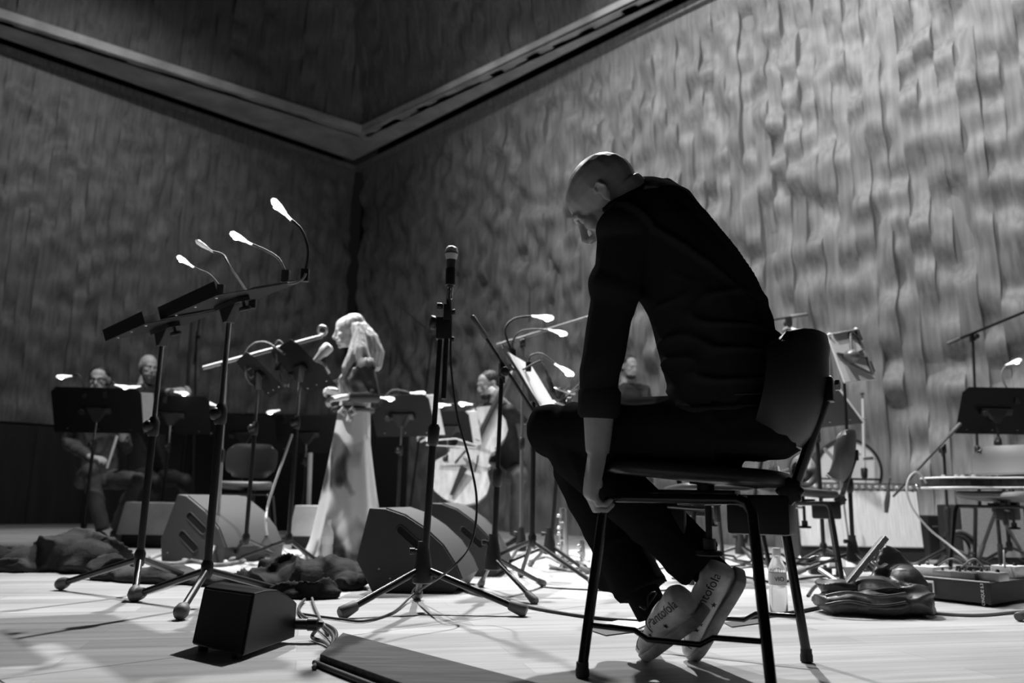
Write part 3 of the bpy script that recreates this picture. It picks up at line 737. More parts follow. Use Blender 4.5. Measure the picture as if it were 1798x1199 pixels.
# seams on the seat of the trousers
for zz in (.64, .668):
    MB().tube([PM(-.11 + .154 * -math.cos(t) * 1.0, .197 * math.sin(t), zz - .02 * math.sin(t)) for t in [.15 + i * .09 for i in range(14)]], .0016, 6).build('seam', mat('seam_thread', .05, .6), man, world=True)
# socks
for sg in (1, -1):
    MB().tube([ank[sg] - (kne[sg] - ank[sg]).normalized() * -.06, ank[sg], ank[sg] + (ank[sg] - kne[sg]).normalized() * .06], [.05, .046, .044], 14).build('sock', TROUSER, man, world=True)
# shoes, heels up, standing on their toes
h2, t2 = at(1303, 1016, 2.04), at(1218, 1152, 2.20); t2 = V((t2.x, t2.y, .012)); up2 = V((-.80, -.25, .55))
L2 = .285; d2 = (t2 - h2).normalized(); h2 = t2 - d2 * L2
shoeR, X2, Y2, Z2 = make_shoe(man, h2, t2, up2, L2, SHOELEATHER, SHOESOLE)
h1, t1 = at(1211, 1100, 2.02), at(1140, 1152, 2.20); t1 = V((t1.x, t1.y, .012)); up1 = V((-.62, -.12, .77))
d1_ = (t1 - h1).normalized(); h1 = t1 - d1_ * L2
shoeL, X1, Y1, Z1 = make_shoe(man, h1, t1, up1, L2, SHOELEATHER, SHOESOLE)
def side_print(shoe, h, X, Y, Z, toward):
    q = Y if Y.dot(toward) > 0 else -Y
    c = h + X * .065 + Z * .060 + q * .04
    xa = X if X.cross(Z).dot(q) > 0 else -X          # reading direction
    ya = q.cross(xa)
    def M(c_, xx, yy): return Matrix(((xx.x, yy.x, q.x, c_.x), (xx.y, yy.y, q.y, c_.y), (xx.z, yy.z, q.z, c_.z), (0, 0, 0, 1)))
    text_mesh('lettering', 'Pantofola', .036, M(c + Z * .012, Z * .5 + X * .0 if False else xa, ya), INK, shoe, .0006, shrink=shoe)
    star_mesh('printed_star', c + Z * -.018 + X * .02, xa, ya, .009, INK, shoe, shoe)
    for k in (0, 1): star_mesh('printed_star', c + X * (.085 + .02 * k) - Z * .012, xa, ya, .007, INK, shoe, shoe)
side_print(shoeR, h2, X2, Y2, Z2, V((-.2, -1, .1)))
side_print(shoeL, h1, X1, Y1, Z1, V((-.2, -1, .1)))
lc = h1 + X1 * .14 + Z1 * .092
for k in (-1, 1):
    MB().tube(crom([lc, lc + Y1 * (.02 * k) + Z1 * .02 - X1 * .012, lc + Y1 * (.03 * k) + Z1 * .012 - X1 * .03, lc + Y1 * (.008 * k) + Z1 * .004], 6), .0022, 6).build('lace', CABLE, shoeL, world=True)

# ---- generic seated / standing player for the back of the stage
CLOTHB = mat('black_concert_dress', .012, .7, bump=((30, 30, 30), .3, .006))
CLOTHG = mat('dark_grey_trousers', .055, .7, bump=((30, 30, 30), .3, .006), var=((10, 10, 10), .3, 3))
HAIRD = mat('dark_hair', .02, .5, bump=((60, 60, 200), .5, .004))
HAIRW = mat('white_hair', .45, .5, bump=((60, 60, 200), .4, .004))
def player(label, hip_c, head_c, fwd, face, arms, legs, top=CLOTHB, bottom=CLOTHB, hair=HAIRD, beard=False, lean=None, glasses=False, sleeve=.92, skin=SKIN, hs=1.0):
    """arms: {+1|-1: (elbow, wrist, hand_dir, back_of_hand)}; legs: {+1|-1: (knee, ankle, toe_dir)}; +1 is the player's left"""
    hip_c, head_c = vec(hip_c), vec(head_c); f = vec(fwd).normalized(); l = V((-f.y, f.x, 0)); face = vec(face).normalized()
    t = thing('person', label, 'person', V((hip_c.x, hip_c.y, 0)))
    nk = head_c + V((0, 0, -.17)) - face * .04; nk.z = head_c.z - .19
    shz = nk.z - .035; shc = V((nk.x, nk.y, shz)); up = (shc - hip_c).normalized()
    b = MB(); P = head_shapes(b, head_c, face, V((0, 0, 1)), hs)
    b.tube([P(-.035, 0, -.03), P(-.04, 0, -.10), nk + V((0, 0, -.03))], [.052, .052, .06], 14)
    b.tube([nk, shc.lerp(hip_c, .5), hip_c], [.07, .08, .08], 10)
    g = MB(); tp = MB()
    torso_rings(tp, [(hip_c + V((0, 0, -.02)), l, .17, f, .12), (hip_c.lerp(shc, .3), l, .165, f, .12), (hip_c.lerp(shc, .65), l, .185, f, .125), (hip_c.lerp(shc, .9), l, .19, f, .11), (shc + V((0, 0, .02)), l, .12, f, .08), (shc + V((0, 0, .06)), l, .062, f, .06)])
    for sg, (el, wr, hd, hn) in arms.items():
        s = shc + l * (.185 * sg) + V((0, 0, -.02)); el, wr = vec(el), vec(wr)
        b.tube([nk, s, el, wr], [.05, .042, .036, .026], 12)
        hand_shapes(b, wr, hd, hn, sg, curl=(30, 45, 30))
        tp.tube([shc + l * (.09 * sg), s, s.lerp(el, .5), el, el.lerp(wr, sleeve)], [.07, .066, .056, .05, .042], 14); tp.ell(s, .068)
    tr_ = MB(); torso_rings(tr_, [(hip_c + V((0, 0, -.11)), l, .15, f, .1), (hip_c + V((0, 0, -.08)), l, .18, f, .13), (hip_c + V((0, 0, .06)), l, .165, f, .12)])
    for sg, (kn, an, td) in legs.items():
        h = hip_c + l * (.09 * sg) + V((0, 0, -.03)); kn, an = vec(kn), vec(an)
        b.tube([hip_c, h, kn, an], [.06, .06, .045, .032], 10)
        tr_.tube([h, h.lerp(kn, .5), kn, kn.lerp(an, .4), an], [.09, .082, .066, .062, .052], 14); tr_.ell(kn, .066)
    fuse(b, 'body', skin, t, voxel=.007, it=4)
    fold = lambda p, n: max(0, 1 - abs(noise.noise(V((p.x * 8, p.y * 8, p.z * 5)))) * 4) ** 2 * .010
    fuse(tp, 'jacket', top, t, voxel=.012, it=3, post=fold)
    fuse(tr_, 'trousers', bottom, t, voxel=.012, it=3, post=fold)
    for sg, (kn, an, td) in legs.items():
        an = vec(an); td = vec(td).normalized(); hl = V((an.x, an.y, 0)) - td * .06
        sx = MB(); Yd = V((-td.y, td.x, 0))
        sx.loft([[hl + td * x + Yd * (w_ * math.cos(a)) + V((0, 0, hz * (1 + math.sin(a)) / 2 + .002)) for a in [2 * math.pi * i / 12 for i in range(12)]] for x, w_, hz in ((0, .02, .06), (.01, .034, .09), (.08, .036, .085), (.15, .045, .065), (.22, .046, .05), (.265, .032, .04), (.275, .01, .02))])
        sx.build('shoe', PLASTIC, t, world=True)
    if hair:
        hm_ = MB(); F_, U_ = face, V((0, 0, 1)); U_ = (U_ - F_ * F_.dot(U_)).normalized(); L_ = U_.cross(F_); A = (F_, L_, U_)
        hm_.ell(P(-.022, 0, .052), (.098 * hs, .084 * hs, .082 * hs), A); hm_.ell(P(-.045, 0, .005), (.07 * hs, .078 * hs, .075 * hs), A)
        fuse(hm_, 'hair', hair, t, voxel=.008, it=2, post=lambda p, n: noise.noise(p * 60) * .006)
    if beard:
        bm_ = MB(); F_ = face; U_ = (V((0, 0, 1)) - F_ * F_.z).normalized(); A = (F_, U_.cross(F_), U_)
        bm_.ell(P(.052, 0, -.088), (.05 * hs, .05 * hs, .036 * hs), A); bm_.ell(P(.07, 0, -.05), (.042 * hs, .03 * hs, .008 * hs), A)
        fuse(bm_, 'beard', HAIRD, t, voxel=.007, it=2)
    if glasses:
        F_ = face; U_ = (V((0, 0, 1)) - F_ * F_.z).normalized()
        gm = MB()
        for q in (-1, 1):
            gm.torus(P(.105, q * .034, .006), .024, .003, F_, 16, 6); gm.tube([P(.10, q * .06, .008), P(0, q * .082, .01)], .002, 6)
        gm.tube([P(.11, -.012, .01), P(.11, .012, .01)], .002, 6); gm.build('glasses', BLACKMETAL, t, world=True)
    return t

# seated player with glasses behind the left desk
Y = 7.0
player('seated player in glasses behind the leftmost music stand', at(172, 835, 7.15), at(174, 668, 7.0), (.55, -.84, 0), (.25, -.95, -.15),
       {-1: (at(118, 778, 7.0), at(160, 803, 6.75), (.9, -.2, -.1), (0, -.3, 1)), 1: (at(222, 790, 7.1), at(215, 770, 6.9), (.1, -.3, .9), (.5, -.8, 0))},
       {-1: (at(158, 828, 6.65), at(180, 930, 6.7), (.55, -.8, 0)), 1: (at(243, 842, 6.9), at(205, 925, 7.1), (.7, -.7, 0))}, bottom=CLOTHG, glasses=True, top=CLOTHG)
# the stick in the hand
tag(MB().cyl(at(188, 822, 6.72), at(206, 765, 6.72), .010, .012).build('drum_stick', mat('pale_wood', .6, .5), None), 'pale wooden stick held by the seated player in glasses', 'stick')
player('white-haired player in black with both hands raised, behind the second desk', at(262, 830, 7.9), at(260, 645, 7.7), (.75, -.6, 0), (.72, -.66, -.2),
       {-1: (at(222, 700, 7.6), at(300, 686, 7.4), (.95, -.1, .15), (0, -.5, .9)), 1: (at(320, 735, 7.75), at(330, 705, 7.5), (.2, -.2, 1), (.9, .3, 0))},
       {-1: (at(270, 845, 7.4), at(262, 915, 7.5), (.6, -.7, 0)), 1: (at(325, 845, 7.55), at(318, 915, 7.65), (.7, -.6, 0))}, hair=None)
tag(MB().tube([at(336, 565, 7.5), at(331, 640, 7.5), at(328, 700, 7.5)], [.010, .016, .014], 10).build('wind_instrument', PLASTIC, None), 'slim black instrument held upright by the white-haired player', 'instrument')
# cellist
cel = player('bearded cellist in black playing at the centre back of the stage', at(893, 825, 7.35), at(858, 676, 7.1), (-.55, -.83, 0), (-.80, -.52, -.28),
       {-1: (at(800, 768, 6.75), at(762, 765, 6.7), (-.95, 0, .1), (0, -.4, .9)), 1: (at(925, 745, 7.2), at(880, 700, 7.0), (-.7, -.3, .6), (.2, -.9, .2))},
       {-1: (at(838, 826, 6.75), at(858, 938, 6.85), (-.6, -.8, 0)), 1: (at(912, 838, 6.9), at(905, 940, 7.0), (-.3, -.9, 0))}, bottom=CLOTHG, beard=True, sleeve=.45)
# player glimpsed in the gap under the arm
player('bearded player far back, seen under the man\'s bent arm', at(1108, 800, 8.2), at(1104, 645, 8.1), (.1, -1, 0), (.45, -.87, -.2),
       {-1: (at(1070, 730, 8.0), at(1090, 765, 7.8), (.8, -.3, 0), (0, -.4, .9)), 1: (at(1145, 730, 8.0), at(1128, 765, 7.8), (-.8, -.3, 0), (0, -.4, .9))},
       {-1: (at(1085, 815, 7.7), at(1085, 905, 7.75), (0, -1, 0)), 1: (at(1135, 815, 7.7), at(1135, 905, 7.75), (0, -1, 0))}, beard=True, bottom=CLOTHG)

# ---- singer
YS = 5.25
sg_ = thing('person', 'long-haired woman in floor-length patterned dress singing into a microphone', 'person', V((at(608, 982, YS).x, YS, 0)))
def dress_mat():
    m = mat('pale_satin_dress', .5, .38); nt = m.node_tree; b = nt.nodes['Principled BSDF']
    tc = nt.nodes.new('ShaderNodeTexCoord'); mp = nt.nodes.new('ShaderNodeMapping'); mp.inputs['Scale'].default_value = (4.2, 4.2, 2.6); mp.inputs['Location'].default_value = (.35, .2, 1.35)
    n = nt.nodes.new('ShaderNodeTexNoise'); n.inputs['Scale'].default_value = 1.0; n.inputs['Detail'].default_value = 2.5; n.inputs['Distortion'].default_value = .6
    cr = nt.nodes.new('ShaderNodeValToRGB'); e = cr.color_ramp.elements
    e[0].position = .40; e[0].color = (.05, .05, .05, 1); e[1].position = .52; e[1].color = (.50, .50, .50, 1)
    x = cr.color_ramp.elements.new(.46); x.color = (.22, .22, .22, 1)
    nt.links.new(tc.outputs['Object'], mp.inputs[0]); nt.links.new(mp.outputs[0], n.inputs['Vector']); nt.links.new(n.outputs['Fac'], cr.inputs[0]); nt.links.new(cr.outputs[0], b.inputs['Base Color'])
    return m
DRESS = dress_mat()
BLACKLACE = mat('black_sheer_sleeve', .03, .6, bump=((80, 80, 80), .3, .003))
f = V((-.95, -.30, 0)).normalized(); l = V((-f.y, f.x, 0))
hc = at(613, 583, YS); face = V((-.92, -.32, -.22)).normalized()
b = MB(); P = head_shapes(b, hc, face, V((0, 0, 1)), .92, fem=True)
nk = at(630, 630, YS + .02); shc = at(636, 645, YS + .02)
b.tube([P(-.03, 0, -.03), P(-.035, 0, -.09), nk, shc + V((0, 0, -.03))], [.045, .043, .05, .07], 14)
shl, shr = shc + l * .165 + V((0, 0, -.015)), shc - l * .165 + V((0, 0, -.015))
ell_, wrl = at(660, 698, YS - .13), at(606, 697, YS - .28)
elr, wrr = at(640, 705, YS + .22), at(600, 690, YS + .12)
b.tube([shc, at(628, 715, YS), at(624, 790, YS)], [.07, .085, .1], 12)
for s_, e_, w_ in ((shl, ell_, wrl), (shr, elr, wrr)):
    b.tube([shc, s_, e_, w_], [.045, .038, .032, .022], 12)
hand_shapes(b, wrl, (-.93, -.2, -.18), (-.1, -.45, .85), 1, curl=(35, 60, 40), s=.93, thumb=(30, 15))
hand_shapes(b, wrr, (-.9, -.3, .15), (0, .5, .85), -1, curl=(35, 60, 40), s=.93)
fuse(b, 'body', mat('fair_skin', .55, .45, bump=((120, 120, 120), .1, .002)), sg_, voxel=.006, it=4)
bo = MB()
torso_rings(bo, [(at(620, 722, YS), l, .125, f, .095), (at(622, 700, YS), l, .125, f, .095), (at(623, 672, YS), l, .15, f, .12), (at(630, 652, YS + .01), l, .16, f, .10), (at(635, 640, YS + .02), l, .12, f, .07), (at(634, 632, YS + .02), l, .07, f, .055)])
fuse(bo, 'bodice', DRESS, sg_, voxel=.009, it=3, post=lambda p, n: noise.noise(p * 14) * .008)
sl_ = MB()
for s_, e_, w_, q in ((shl, ell_, wrl, 1), (shr, elr, wrr, -1)):
    sl_ = MB(); sl_.tube([s_ - l * (.03 * q), s_, s_.lerp(e_, .5), e_, e_.lerp(w_, .92)], [.05, .056, .047, .042, .033], 14)
    fuse(sl_, 'sleeve', BLACKLACE, sg_, voxel=.008, it=2)
    # ruffled cap over the shoulder
    cp = MB(); cp.loft([[s_ + l * (q * r * .6) + V((math.cos(a) * r, math.sin(a) * r * .6, dz + .006 * math.sin(a * 7))) for a in [2 * math.pi * i / 30 for i in range(30)]] for r, dz in ((.015, .05), (.045, .042), (.062, .012), (.066, -.02), (.06, -.018), (.04, .02))])
    cp.build('shoulder_frill', BLACKLACE, sg_, world=True)
sk = MB(); rings = []
for i in range(25):
    t_ = i / 24; z = 1.0 - t_ * .995
    cx = at(620, 722, YS).lerp(at(608, 984, YS), t_); r = .115 + .125 * t_ ** 1.1 + .035 * max(0, (t_ - .8) / .2) ** 2
    c = V((cx.x, YS, max(.006, at(620, 722, YS).z * (1 - t_))))
    rings.append([c + f * (r * (.85 + .15 * t_) * math.cos(a) * (1 + .06 * t_ * math.sin(a * 9 + 1.3) + .03 * math.sin(a * 4 + t_ * 3))) + l * (r * math.sin(a) * (1 + .06 * t_ * math.sin(a * 9 + 1.3))) for a in [2 * math.pi * j / 72 for j in range(72)]])
sk.loft(rings); sk.build('skirt', DRESS, sg_, world=True)
bel = MB()
bel.torus(at(620, 720, YS), .128, .016, (0, 0, 1), 32, 8); bel.build('belt', BLACKLACE, sg_, world=True)
kn = at(611, 722, YS - .13)
bk_ = MB()
for sx in (-1, 1): bk_.tube([kn, kn + V((.03 * sx, -.01, .02)), kn + V((.05 * sx, 0, -.005)), kn + V((.025 * sx, .0, -.02)), kn], [.008, .016, .018, .014, .006], 8)
bk_.tube([kn, kn + V((.01, -.01, -.06))], [.012, .02], 8); bk_.build('belt_bow', DRESS, sg_, world=True)
HAIRB = mat('blonde_hair', .34, .38, bump=((90, 90, 8), .6, .01), var=((60, 60, 5), .45, 4))
hr = MB(); U_ = V((0, 0, 1)); F_ = face; L_ = U_.cross(F_).normalized(); A = (F_, L_, U_)
hr.ell(P(-.030, 0, .052), (.088, .084, .078), A); hr.ell(P(-.065, 0, .0), (.062, .08, .09), A)
hr.tube([P(-.05, 0, .04), at(640, 600, YS + .02), at(652, 625, YS + .03), at(657, 650, YS + .02)], [.075, .10, .095, .05], 14)
hr.tube([P(-.035, .072, .04), P(-.04, .082, -.05), at(618, 625, YS - .11), at(606, 648, YS - .13), at(603, 662, YS - .13)], [.03, .036, .036, .028, .01], 12)
hr.tube([P(-.05, .07, .03), at(634, 615, YS - .11), at(640, 640, YS - .11), at(655, 655, YS - .08)], [.04, .05, .05, .02], 10)
fuse(hr, 'hair', HAIRB, sg_, voxel=.008, it=3, post=lambda p, n: noise.noise(V((p.x * 45, p.y * 45, p.z * 6))) * .0035)

# ================================================================== foreground left: two tall music stands
wd = V((.40, -.44, 0))
feetA = [fl(107, 1036), fl(235, 1056), fl(330, 1022)]
stA, CA, WA, DA, NA = music_stand('tall black music stand at the far left of the foreground', (-1.475, 3.30), feetA, wd, 20, 1.10, hub=.145, upper=.62, legr=.0125, footr=.026, pole_r=.0145, dh=.33)
feetB = [fl(317, 1088), fl(240, 1056), fl(496, 1048)]
stB, CB, WB, DB, NB = music_stand('tall black music stand beside the small floor speaker', (-1.10, 3.02), feetB, wd, 20, 1.145, hub=.13, upper=.62, legr=.0125, footr=.026, pole_r=.0145, dh=.35, dw=.56)
def nb_sheet(label, C, W, D, N, x0, x1, y0, y1, th, name='sheet_music', cat='sheet music', off=.003):
    o = MB().prism([C + W * x + D * y + N * off for x, y in ((x0, y0), (x1, y0), (x1, y1), (x0, y1))], N * th).build(name, PAPER, None, smooth=False)
    return tag(o, label, cat, 'sheet music on the stands')
nb_sheet('white pages on the tall stand beside the floor speaker', CB, WB, DB, NB, -.16, .26, -.02, .15, .006)
# spiral notebook upright against the ledge of the left stand
nbk = thing('spiral_notebook', 'white spiral-bound notebook on the far left music stand', 'notebook', CA, 0)
MB().prism([CA + WA * x + DA * y + NA * .003 for x, y in ((-.02, -.155), (.16, -.155), (.16, .12), (-.02, .12))], NA * .035).build('pages', PAPER, nbk, smooth=False, world=True)
for i in range(9): MB().torus(CA + WA * (-.015 + .02 * i) + DA * -.155 + NA * .038, .006, .0012, WA, 10, 5).build('wire_ring', DULLMETAL, nbk, world=True)
stand_light('unlit-looking slim stand light arching over the far left music stand', [CB + WB * -.16 + DB * .17, at(405, 470, 3.12), at(392, 448, 3.15), at(372, 441, 3.15)], at(342, 423, 3.15) - at(372, 443, 3.15), .062, lit=False, neckmat=CABLEGREY)
stand_light('leftmost glaring stand light of the tall foreground stands', [at(388, 505, 3.2), at(368, 482, 3.18), at(350, 474, 3.16), at(338, 468, 3.15)], at(316, 453, 3.12) - at(338, 468, 3.15), .055, neckmat=CABLEGREY)
stand_light('glaring stand light second from the right on the tall stands', [at(502, 480, 2.95), at(490, 455, 2.95), at(468, 440, 2.93), at(440, 428, 2.92)], at(418, 418, 2.9) - at(440, 430, 2.92), .065, neckmat=CABLEGREY)
stand_light('highest stand light, arching over the tall stand beside the floor speaker', [at(536, 478, 2.9), at(541, 440, 2.9), at(530, 405, 2.88), at(509, 384, 2.86)], at(484, 357, 2.84) - at(509, 384, 2.86), .075)
cable('pale looped lamp lead hanging under the tall stand desk', [at(505, 498, 2.88), at(520, 496, 2.88), at(532, 489, 2.88), at(537, 480, 2.88)], .005, CABLEGREY, 'cables on the stands')

# ------------------------------------------------------------------ foreground microphone stand with vocal microphone
mb0 = V((-.312, 3.02, 0))
ms_top = at(783, 578, 3.0)
msf = mic_stand('straight black microphone stand with vocal microphone in the foreground', mb0, [fl(605, 1086), fl(915, 1082), fl(732, 1053)], at(775, 565, 3.0), hub=.15, pole_r=.0135, legr=.0125, footr=.023, split=.62)
bt = at(789, 500, 2.98)
bm_ = MB(); bm_.tube([at(779, 700, 2.98), at(784, 590, 2.98), at(787, 545, 2.98), bt], [.010, .010, .009, .009], 12); bm_.build('folded_boom', BLACKMETAL, msf, world=True)
q = MB(); q.box(at(779, 577, 2.99), (.055, .04, .085)); q.lathe([(.012, 0), (.016, .01), (.026, .014), (.028, .03), (.016, .036)], at(770, 567, 2.99), (-1, -.3, 0), 14)
q.box(at(786, 548, 2.98), (.03, .03, .06)); q.lathe([(.008, 0), (.014, .006), (.014, .024)], at(778, 538, 2.98), (-1, -.2, 0), 10); q.lathe([(.006, 0), (.012, .006), (.012, .016)], at(793, 548, 2.98), (1, -.2, 0), 10)
q.lathe([(.007, 0), (.011, .004), (.011, .018)], at(790, 596, 2.98), (1, -.2, 0), 10)
q.build('swivel', PLASTIC, msf, bevel=.003, world=True)
# clip and microphone
mt, mbm = at(793, 441, 2.96), at(790.5, 505, 2.96)
ud = (mt - mbm).normalized(); L = (mt - mbm).length
MB().lathe([(.015, L * .05), (.0195, L * .06), (.021, L * .5), (.0195, L * .52)], mbm, ud).build('microphone_clip', PLASTIC, msf, world=True)
mic = thing('vocal_microphone', 'vocal microphone with steel mesh ball on the foreground stand', 'microphone', mbm)
MB().lathe([(.0115, 0), (.013, .004), (.0155, L * .35), (.019, L * .72), (.0195, L * .76)], mbm, ud).build('body', mat('microphone_grey_paint', .035, .4, bump=((90, 90, 90), .05, .001)), mic, world=True)
hd = mbm + ud * (L * .76)
MESH = mat('steel_mesh', .55, .4, .35, bump=((420, 420, 420), .7, .002))
hm = MB().lathe([(.0195, 0), (.0205, .003), (.0225, .01), (.0255, .022)], hd, ud, 24).build('lower_mesh', MESH, mic, world=True)
MB().lathe([(.0258, .022), (.0265, .023), (.0265, .028), (.0258, .029)], hd, ud, 24).build('ring', mat('dark_ring', .1, .4, .6), mic, world=True)
MB().lathe([(.0255, .029), (.0245, .040), (.021, .048), (.013, .054), (.004, .056)], hd, ud, 24).build('upper_mesh', MESH, mic, world=True)
MB().lathe([(.0095, -.045), (.010, -.04), (.010, -.018), (.0105, -.017), (.0105, .002)], mbm, ud).build('connector', CHROME, mic, world=True)
cable('thin black microphone cable looping down from the foreground microphone', [mbm - ud * .04, at(792, 560, 2.97), at(792, 640, 2.97), at(803, 730, 2.95), at(825, 810, 2.93), at(837, 880, 2.9), at(828, 950, 2.88), at(790, 1000, 2.86), fl(728, 1042, .03), fl(690, 1075, .006), fl(640, 1090, .006), fl(600, 1087, .006), fl(560, 1082, .006), fl(525, 1077, .006)], .0042)

# ------------------------------------------------------------------ small black floor speaker
sp = thing('floor_speaker', 'small black floor speaker with dark grille in the left foreground', 'loudspeaker', fl(425, 1158))
a, b_, c_ = fl(337, 1140), fl(426, 1161), fl(517, 1128)
d_ = a + (c_ - b_) * .62 + V((-.0, .05, 0)); c_ = b_ + (c_ - b_) * 1.0
hs = .172
def tp(p, k, z): return V((p.x, p.y, 0)) * 1 + V((0, 0, z))
cen = (a + b_ + c_ + d_) / 4
top_a, top_b = at(359, 1029, a.y + .035), at(447, 1042, b_.y + .045)
zt = (top_a.z + top_b.z) / 2; top_a.z = zt; top_b.z = zt
c_up = V((c_.x, c_.y, .105)); d_up = V((d_.x, d_.y, .12)); c_lo = V((c_.x, c_.y, .014)); d_lo = V((d_.x, d_.y, .014))
mid_b = top_b.lerp(c_up, .5) + V((0, 0, .022)); mid_a = top_a.lerp(d_up, .5) + V((0, 0, .022))
sidep = [b_ + V((0, 0, .012)), top_b, top_b.lerp(c_up, .25) + V((0, 0, .014)), mid_b, top_b.lerp(c_up, .78) + V((0, 0, .014)), c_up, c_lo]
sidea = [a + V((0, 0, .012)), top_a, top_a.lerp(d_up, .25) + V((0, 0, .014)), mid_a, top_a.lerp(d_up, .78) + V((0, 0, .014)), d_up, d_lo]
sb = MB().loft([sidea, sidep]); sb.build('cabinet', mat('satin_black_cabinet', .012, .38, bump=((200, 200, 200), .1, .001)), sp, bevel=.004, world=True, smooth=False)
gl = MB(); nrm = (b_ - a).cross(V((0, 0, 1))).normalized()
if nrm.y > 0: nrm = -nrm
gq = [a.lerp(b_, .03) + V((0, 0, .018)), a.lerp(b_, .97) + V((0, 0, .018)), top_a.lerp(top_b, .97) - V((0, 0, .006)), top_a.lerp(top_b, .03) - V((0, 0, .006))]
gl.prism([p + nrm * .001 for p in gq], nrm * .004).build('grille', mat('black_foam_grille', .008, .9, bump=((400, 400, 400), .6, .002)), sp, smooth=False, world=True)
cdir = V((1, .05, 0))
cp = (c_up + c_lo) / 2 + V((0, .01, -.012))
MB().lathe([(.013, -.01), (.015, 0), (.015, .03), (.018, .032), (.018, .058), (.010, .062), (.008, .075)], cp, cdir).build('connector', PLASTIC, sp, world=True)
for p_ in (a.lerp(b_, .12), a.lerp(b_, .88)): MB().lathe([(.012, 0), (.012, .014)], V((p_.x, p_.y, 0)) + (cen - p_) * .12, n=10).build('rubber_foot', RUBBER, sp, world=True)
# cables behind it
e0 = cp + cdir * .07
cable('grey cable leaving the small floor speaker', [e0, fl(548, 1118, .01), fl(572, 1128, .01), fl(580, 1142, .006), fl(560, 1158, .006), fl(551, 1172, .006)], .0055, CABLEGREY)
cable('black cable bundled behind the floor speaker', [fl(527, 1090, .02), fl(555, 1095, .015), fl(575, 1105, .02), fl(586, 1122, .02), fl(575, 1145, .008), fl(562, 1160, .006)], .006)
cable('dark cable curling out of the black cloth heap', [fl(535, 1052, .012), fl(525, 1066, .01), fl(528, 1078, .01), fl(550, 1092, .008), fl(575, 1098, .008), fl(590, 1110, .008), fl(587, 1128, .008)], .0055)
cable('short cable hanging from the right of the black cloth heap', [fl(548, 1050, .012), fl(552, 1064, .01), fl(558, 1078, .008), fl(566, 1094, .008), fl(578, 1112, .008)], .005, CABLEGREY)
cable('cable emerging left under the black cloth heap', [fl(515, 1056, .015), fl(505, 1064, .01), fl(490, 1070, .008), fl(470, 1073, .008)], .0055, CABLEGREY)

# ------------------------------------------------------------------ plank on the floor, bottom edge
zt_ = .028
pl = [fl(562, 1148, zt_), fl(602, 1110, zt_), fl(1010, 1215, zt_), fl(800, 1232, zt_)]
pk = MB(); pts_ = [V((p.x, p.y, 0)) for p in pl]
pk.loft([[p + V((0, 0, .003)) for p in pts_], [p + V((0, 0, zt_)) for p in pts_]])
tag(pk.build('plank', mat('grey_wood_plank', .07, .75, spec=.15, var=((5, 60, 60), .35, 5), bump=((5, 120, 120), .15, .002)), None, smooth=False, bevel=.003), 'flat grey wooden plank lying across the bottom edge of the stage', 'plank')
MB_ = MB().tube([pts_[0] + V((-.012, -.0, .008)), pts_[0].lerp(pts_[3], .2) + V((-.010, -.008, .008)), pts_[3] + V((-.012, -.012, .008))], .007, 8)
tag(MB_.build('cable', CABLE, None), 'black cable running along the near edge of the plank', 'cable', 'cables on the stage floor')

# ------------------------------------------------------------------ monitor wedges
prof = [(.075, 0), (.0, .135), (.045, .355), (.115, .352), (.20, .325), (.29, .27), (.37, .20), (.43, .115), (.455, .06), (.42, 0)]
wc = fl(628, 1040)
wedge('black monitor wedge with one handle slot facing the foreground microphone stand', (fl(622, 1040).x, fl(622, 1040).y, 0), (1, .06, 0), (.12, 1, 0), prof, .46,
      dict(front=[3, 4, 5, 6, 7, 8], holes=[(.185, .265, .28, .185, .017)], bolts=[(.10, .10), (.15, .06)]))
wedge('black monitor wedge half hidden behind the nearer handle-slot wedge', (-.47, 4.35, 0), (1, .02, 0), (.12, 1, 0), [(u * .95, z * 1.06) for u, z in prof], .46,
      dict(front=[3, 4, 5, 6, 7, 8], holes=[(.23, .24, .32, .165, .018)]))
wl = fl(285, 988)
wedge('grey monitor wedge with two handle slots in front of the pale box', (fl(283, 985).x, fl(283, 985).y, 0), (1, -.25, 0), (.55, 1, 0), [(.0, .0), (-.02, .13), (.07, .40), (.13, .39), (.27, .30), (.37, .20), (.43, .09), (.42, .0)], .48,
      dict(front=[3, 4, 5, 6], holes=[(.17, .27, .27, .19, .024), (.13, .16, .22, .085, .024)], bolts=[(.04, .05)]), boxm=mat('dark_grey_wedge_paint', .055, .6, bump=((350, 350, 350), .3, .001)), grm=mat('grey_wedge_grille', .045, .7, bump=((500, 500, 500), .5, .001)))
# pale low boxes with dark plinths
def low_box(label, x0, x1, y0, y1, Y, dep=.4):
    a, b2 = at(x0, y1, Y), at(x1, y1, Y); h = at(x0, y0, Y).z - a.z
    t = thing('low_box', label, 'loudspeaker', V(((a.x + b2.x) / 2, Y, 0)), 0, 'pale monitor boxes at the back')
    zb = max(a.z, .02)
    MB().prism([V((a.x, Y, zb)), V((b2.x, Y, zb)), V((b2.x - .02, Y + .03, zb + h)), V((a.x + .03, Y + .03, zb + h))], V((0, dep, 0))).build('cabinet', SPKLIGHT, t, bevel=.006, world=True, smooth=False)
    MB().box(((a.x + b2.x) / 2, Y + dep / 2 + .02, zb / 2), (abs(b2.x - a.x) - .04, dep - .06, zb)).build('plinth', PLASTIC, t, smooth=False, world=True)
    return t
low_box('pale grey low box behind the two-slot wedge at the left', 203, 372, 881, 938, 6.15)
low_box('pale grey low box beside the singer\'s skirt', 506, 562, 887, 941, 6.35)

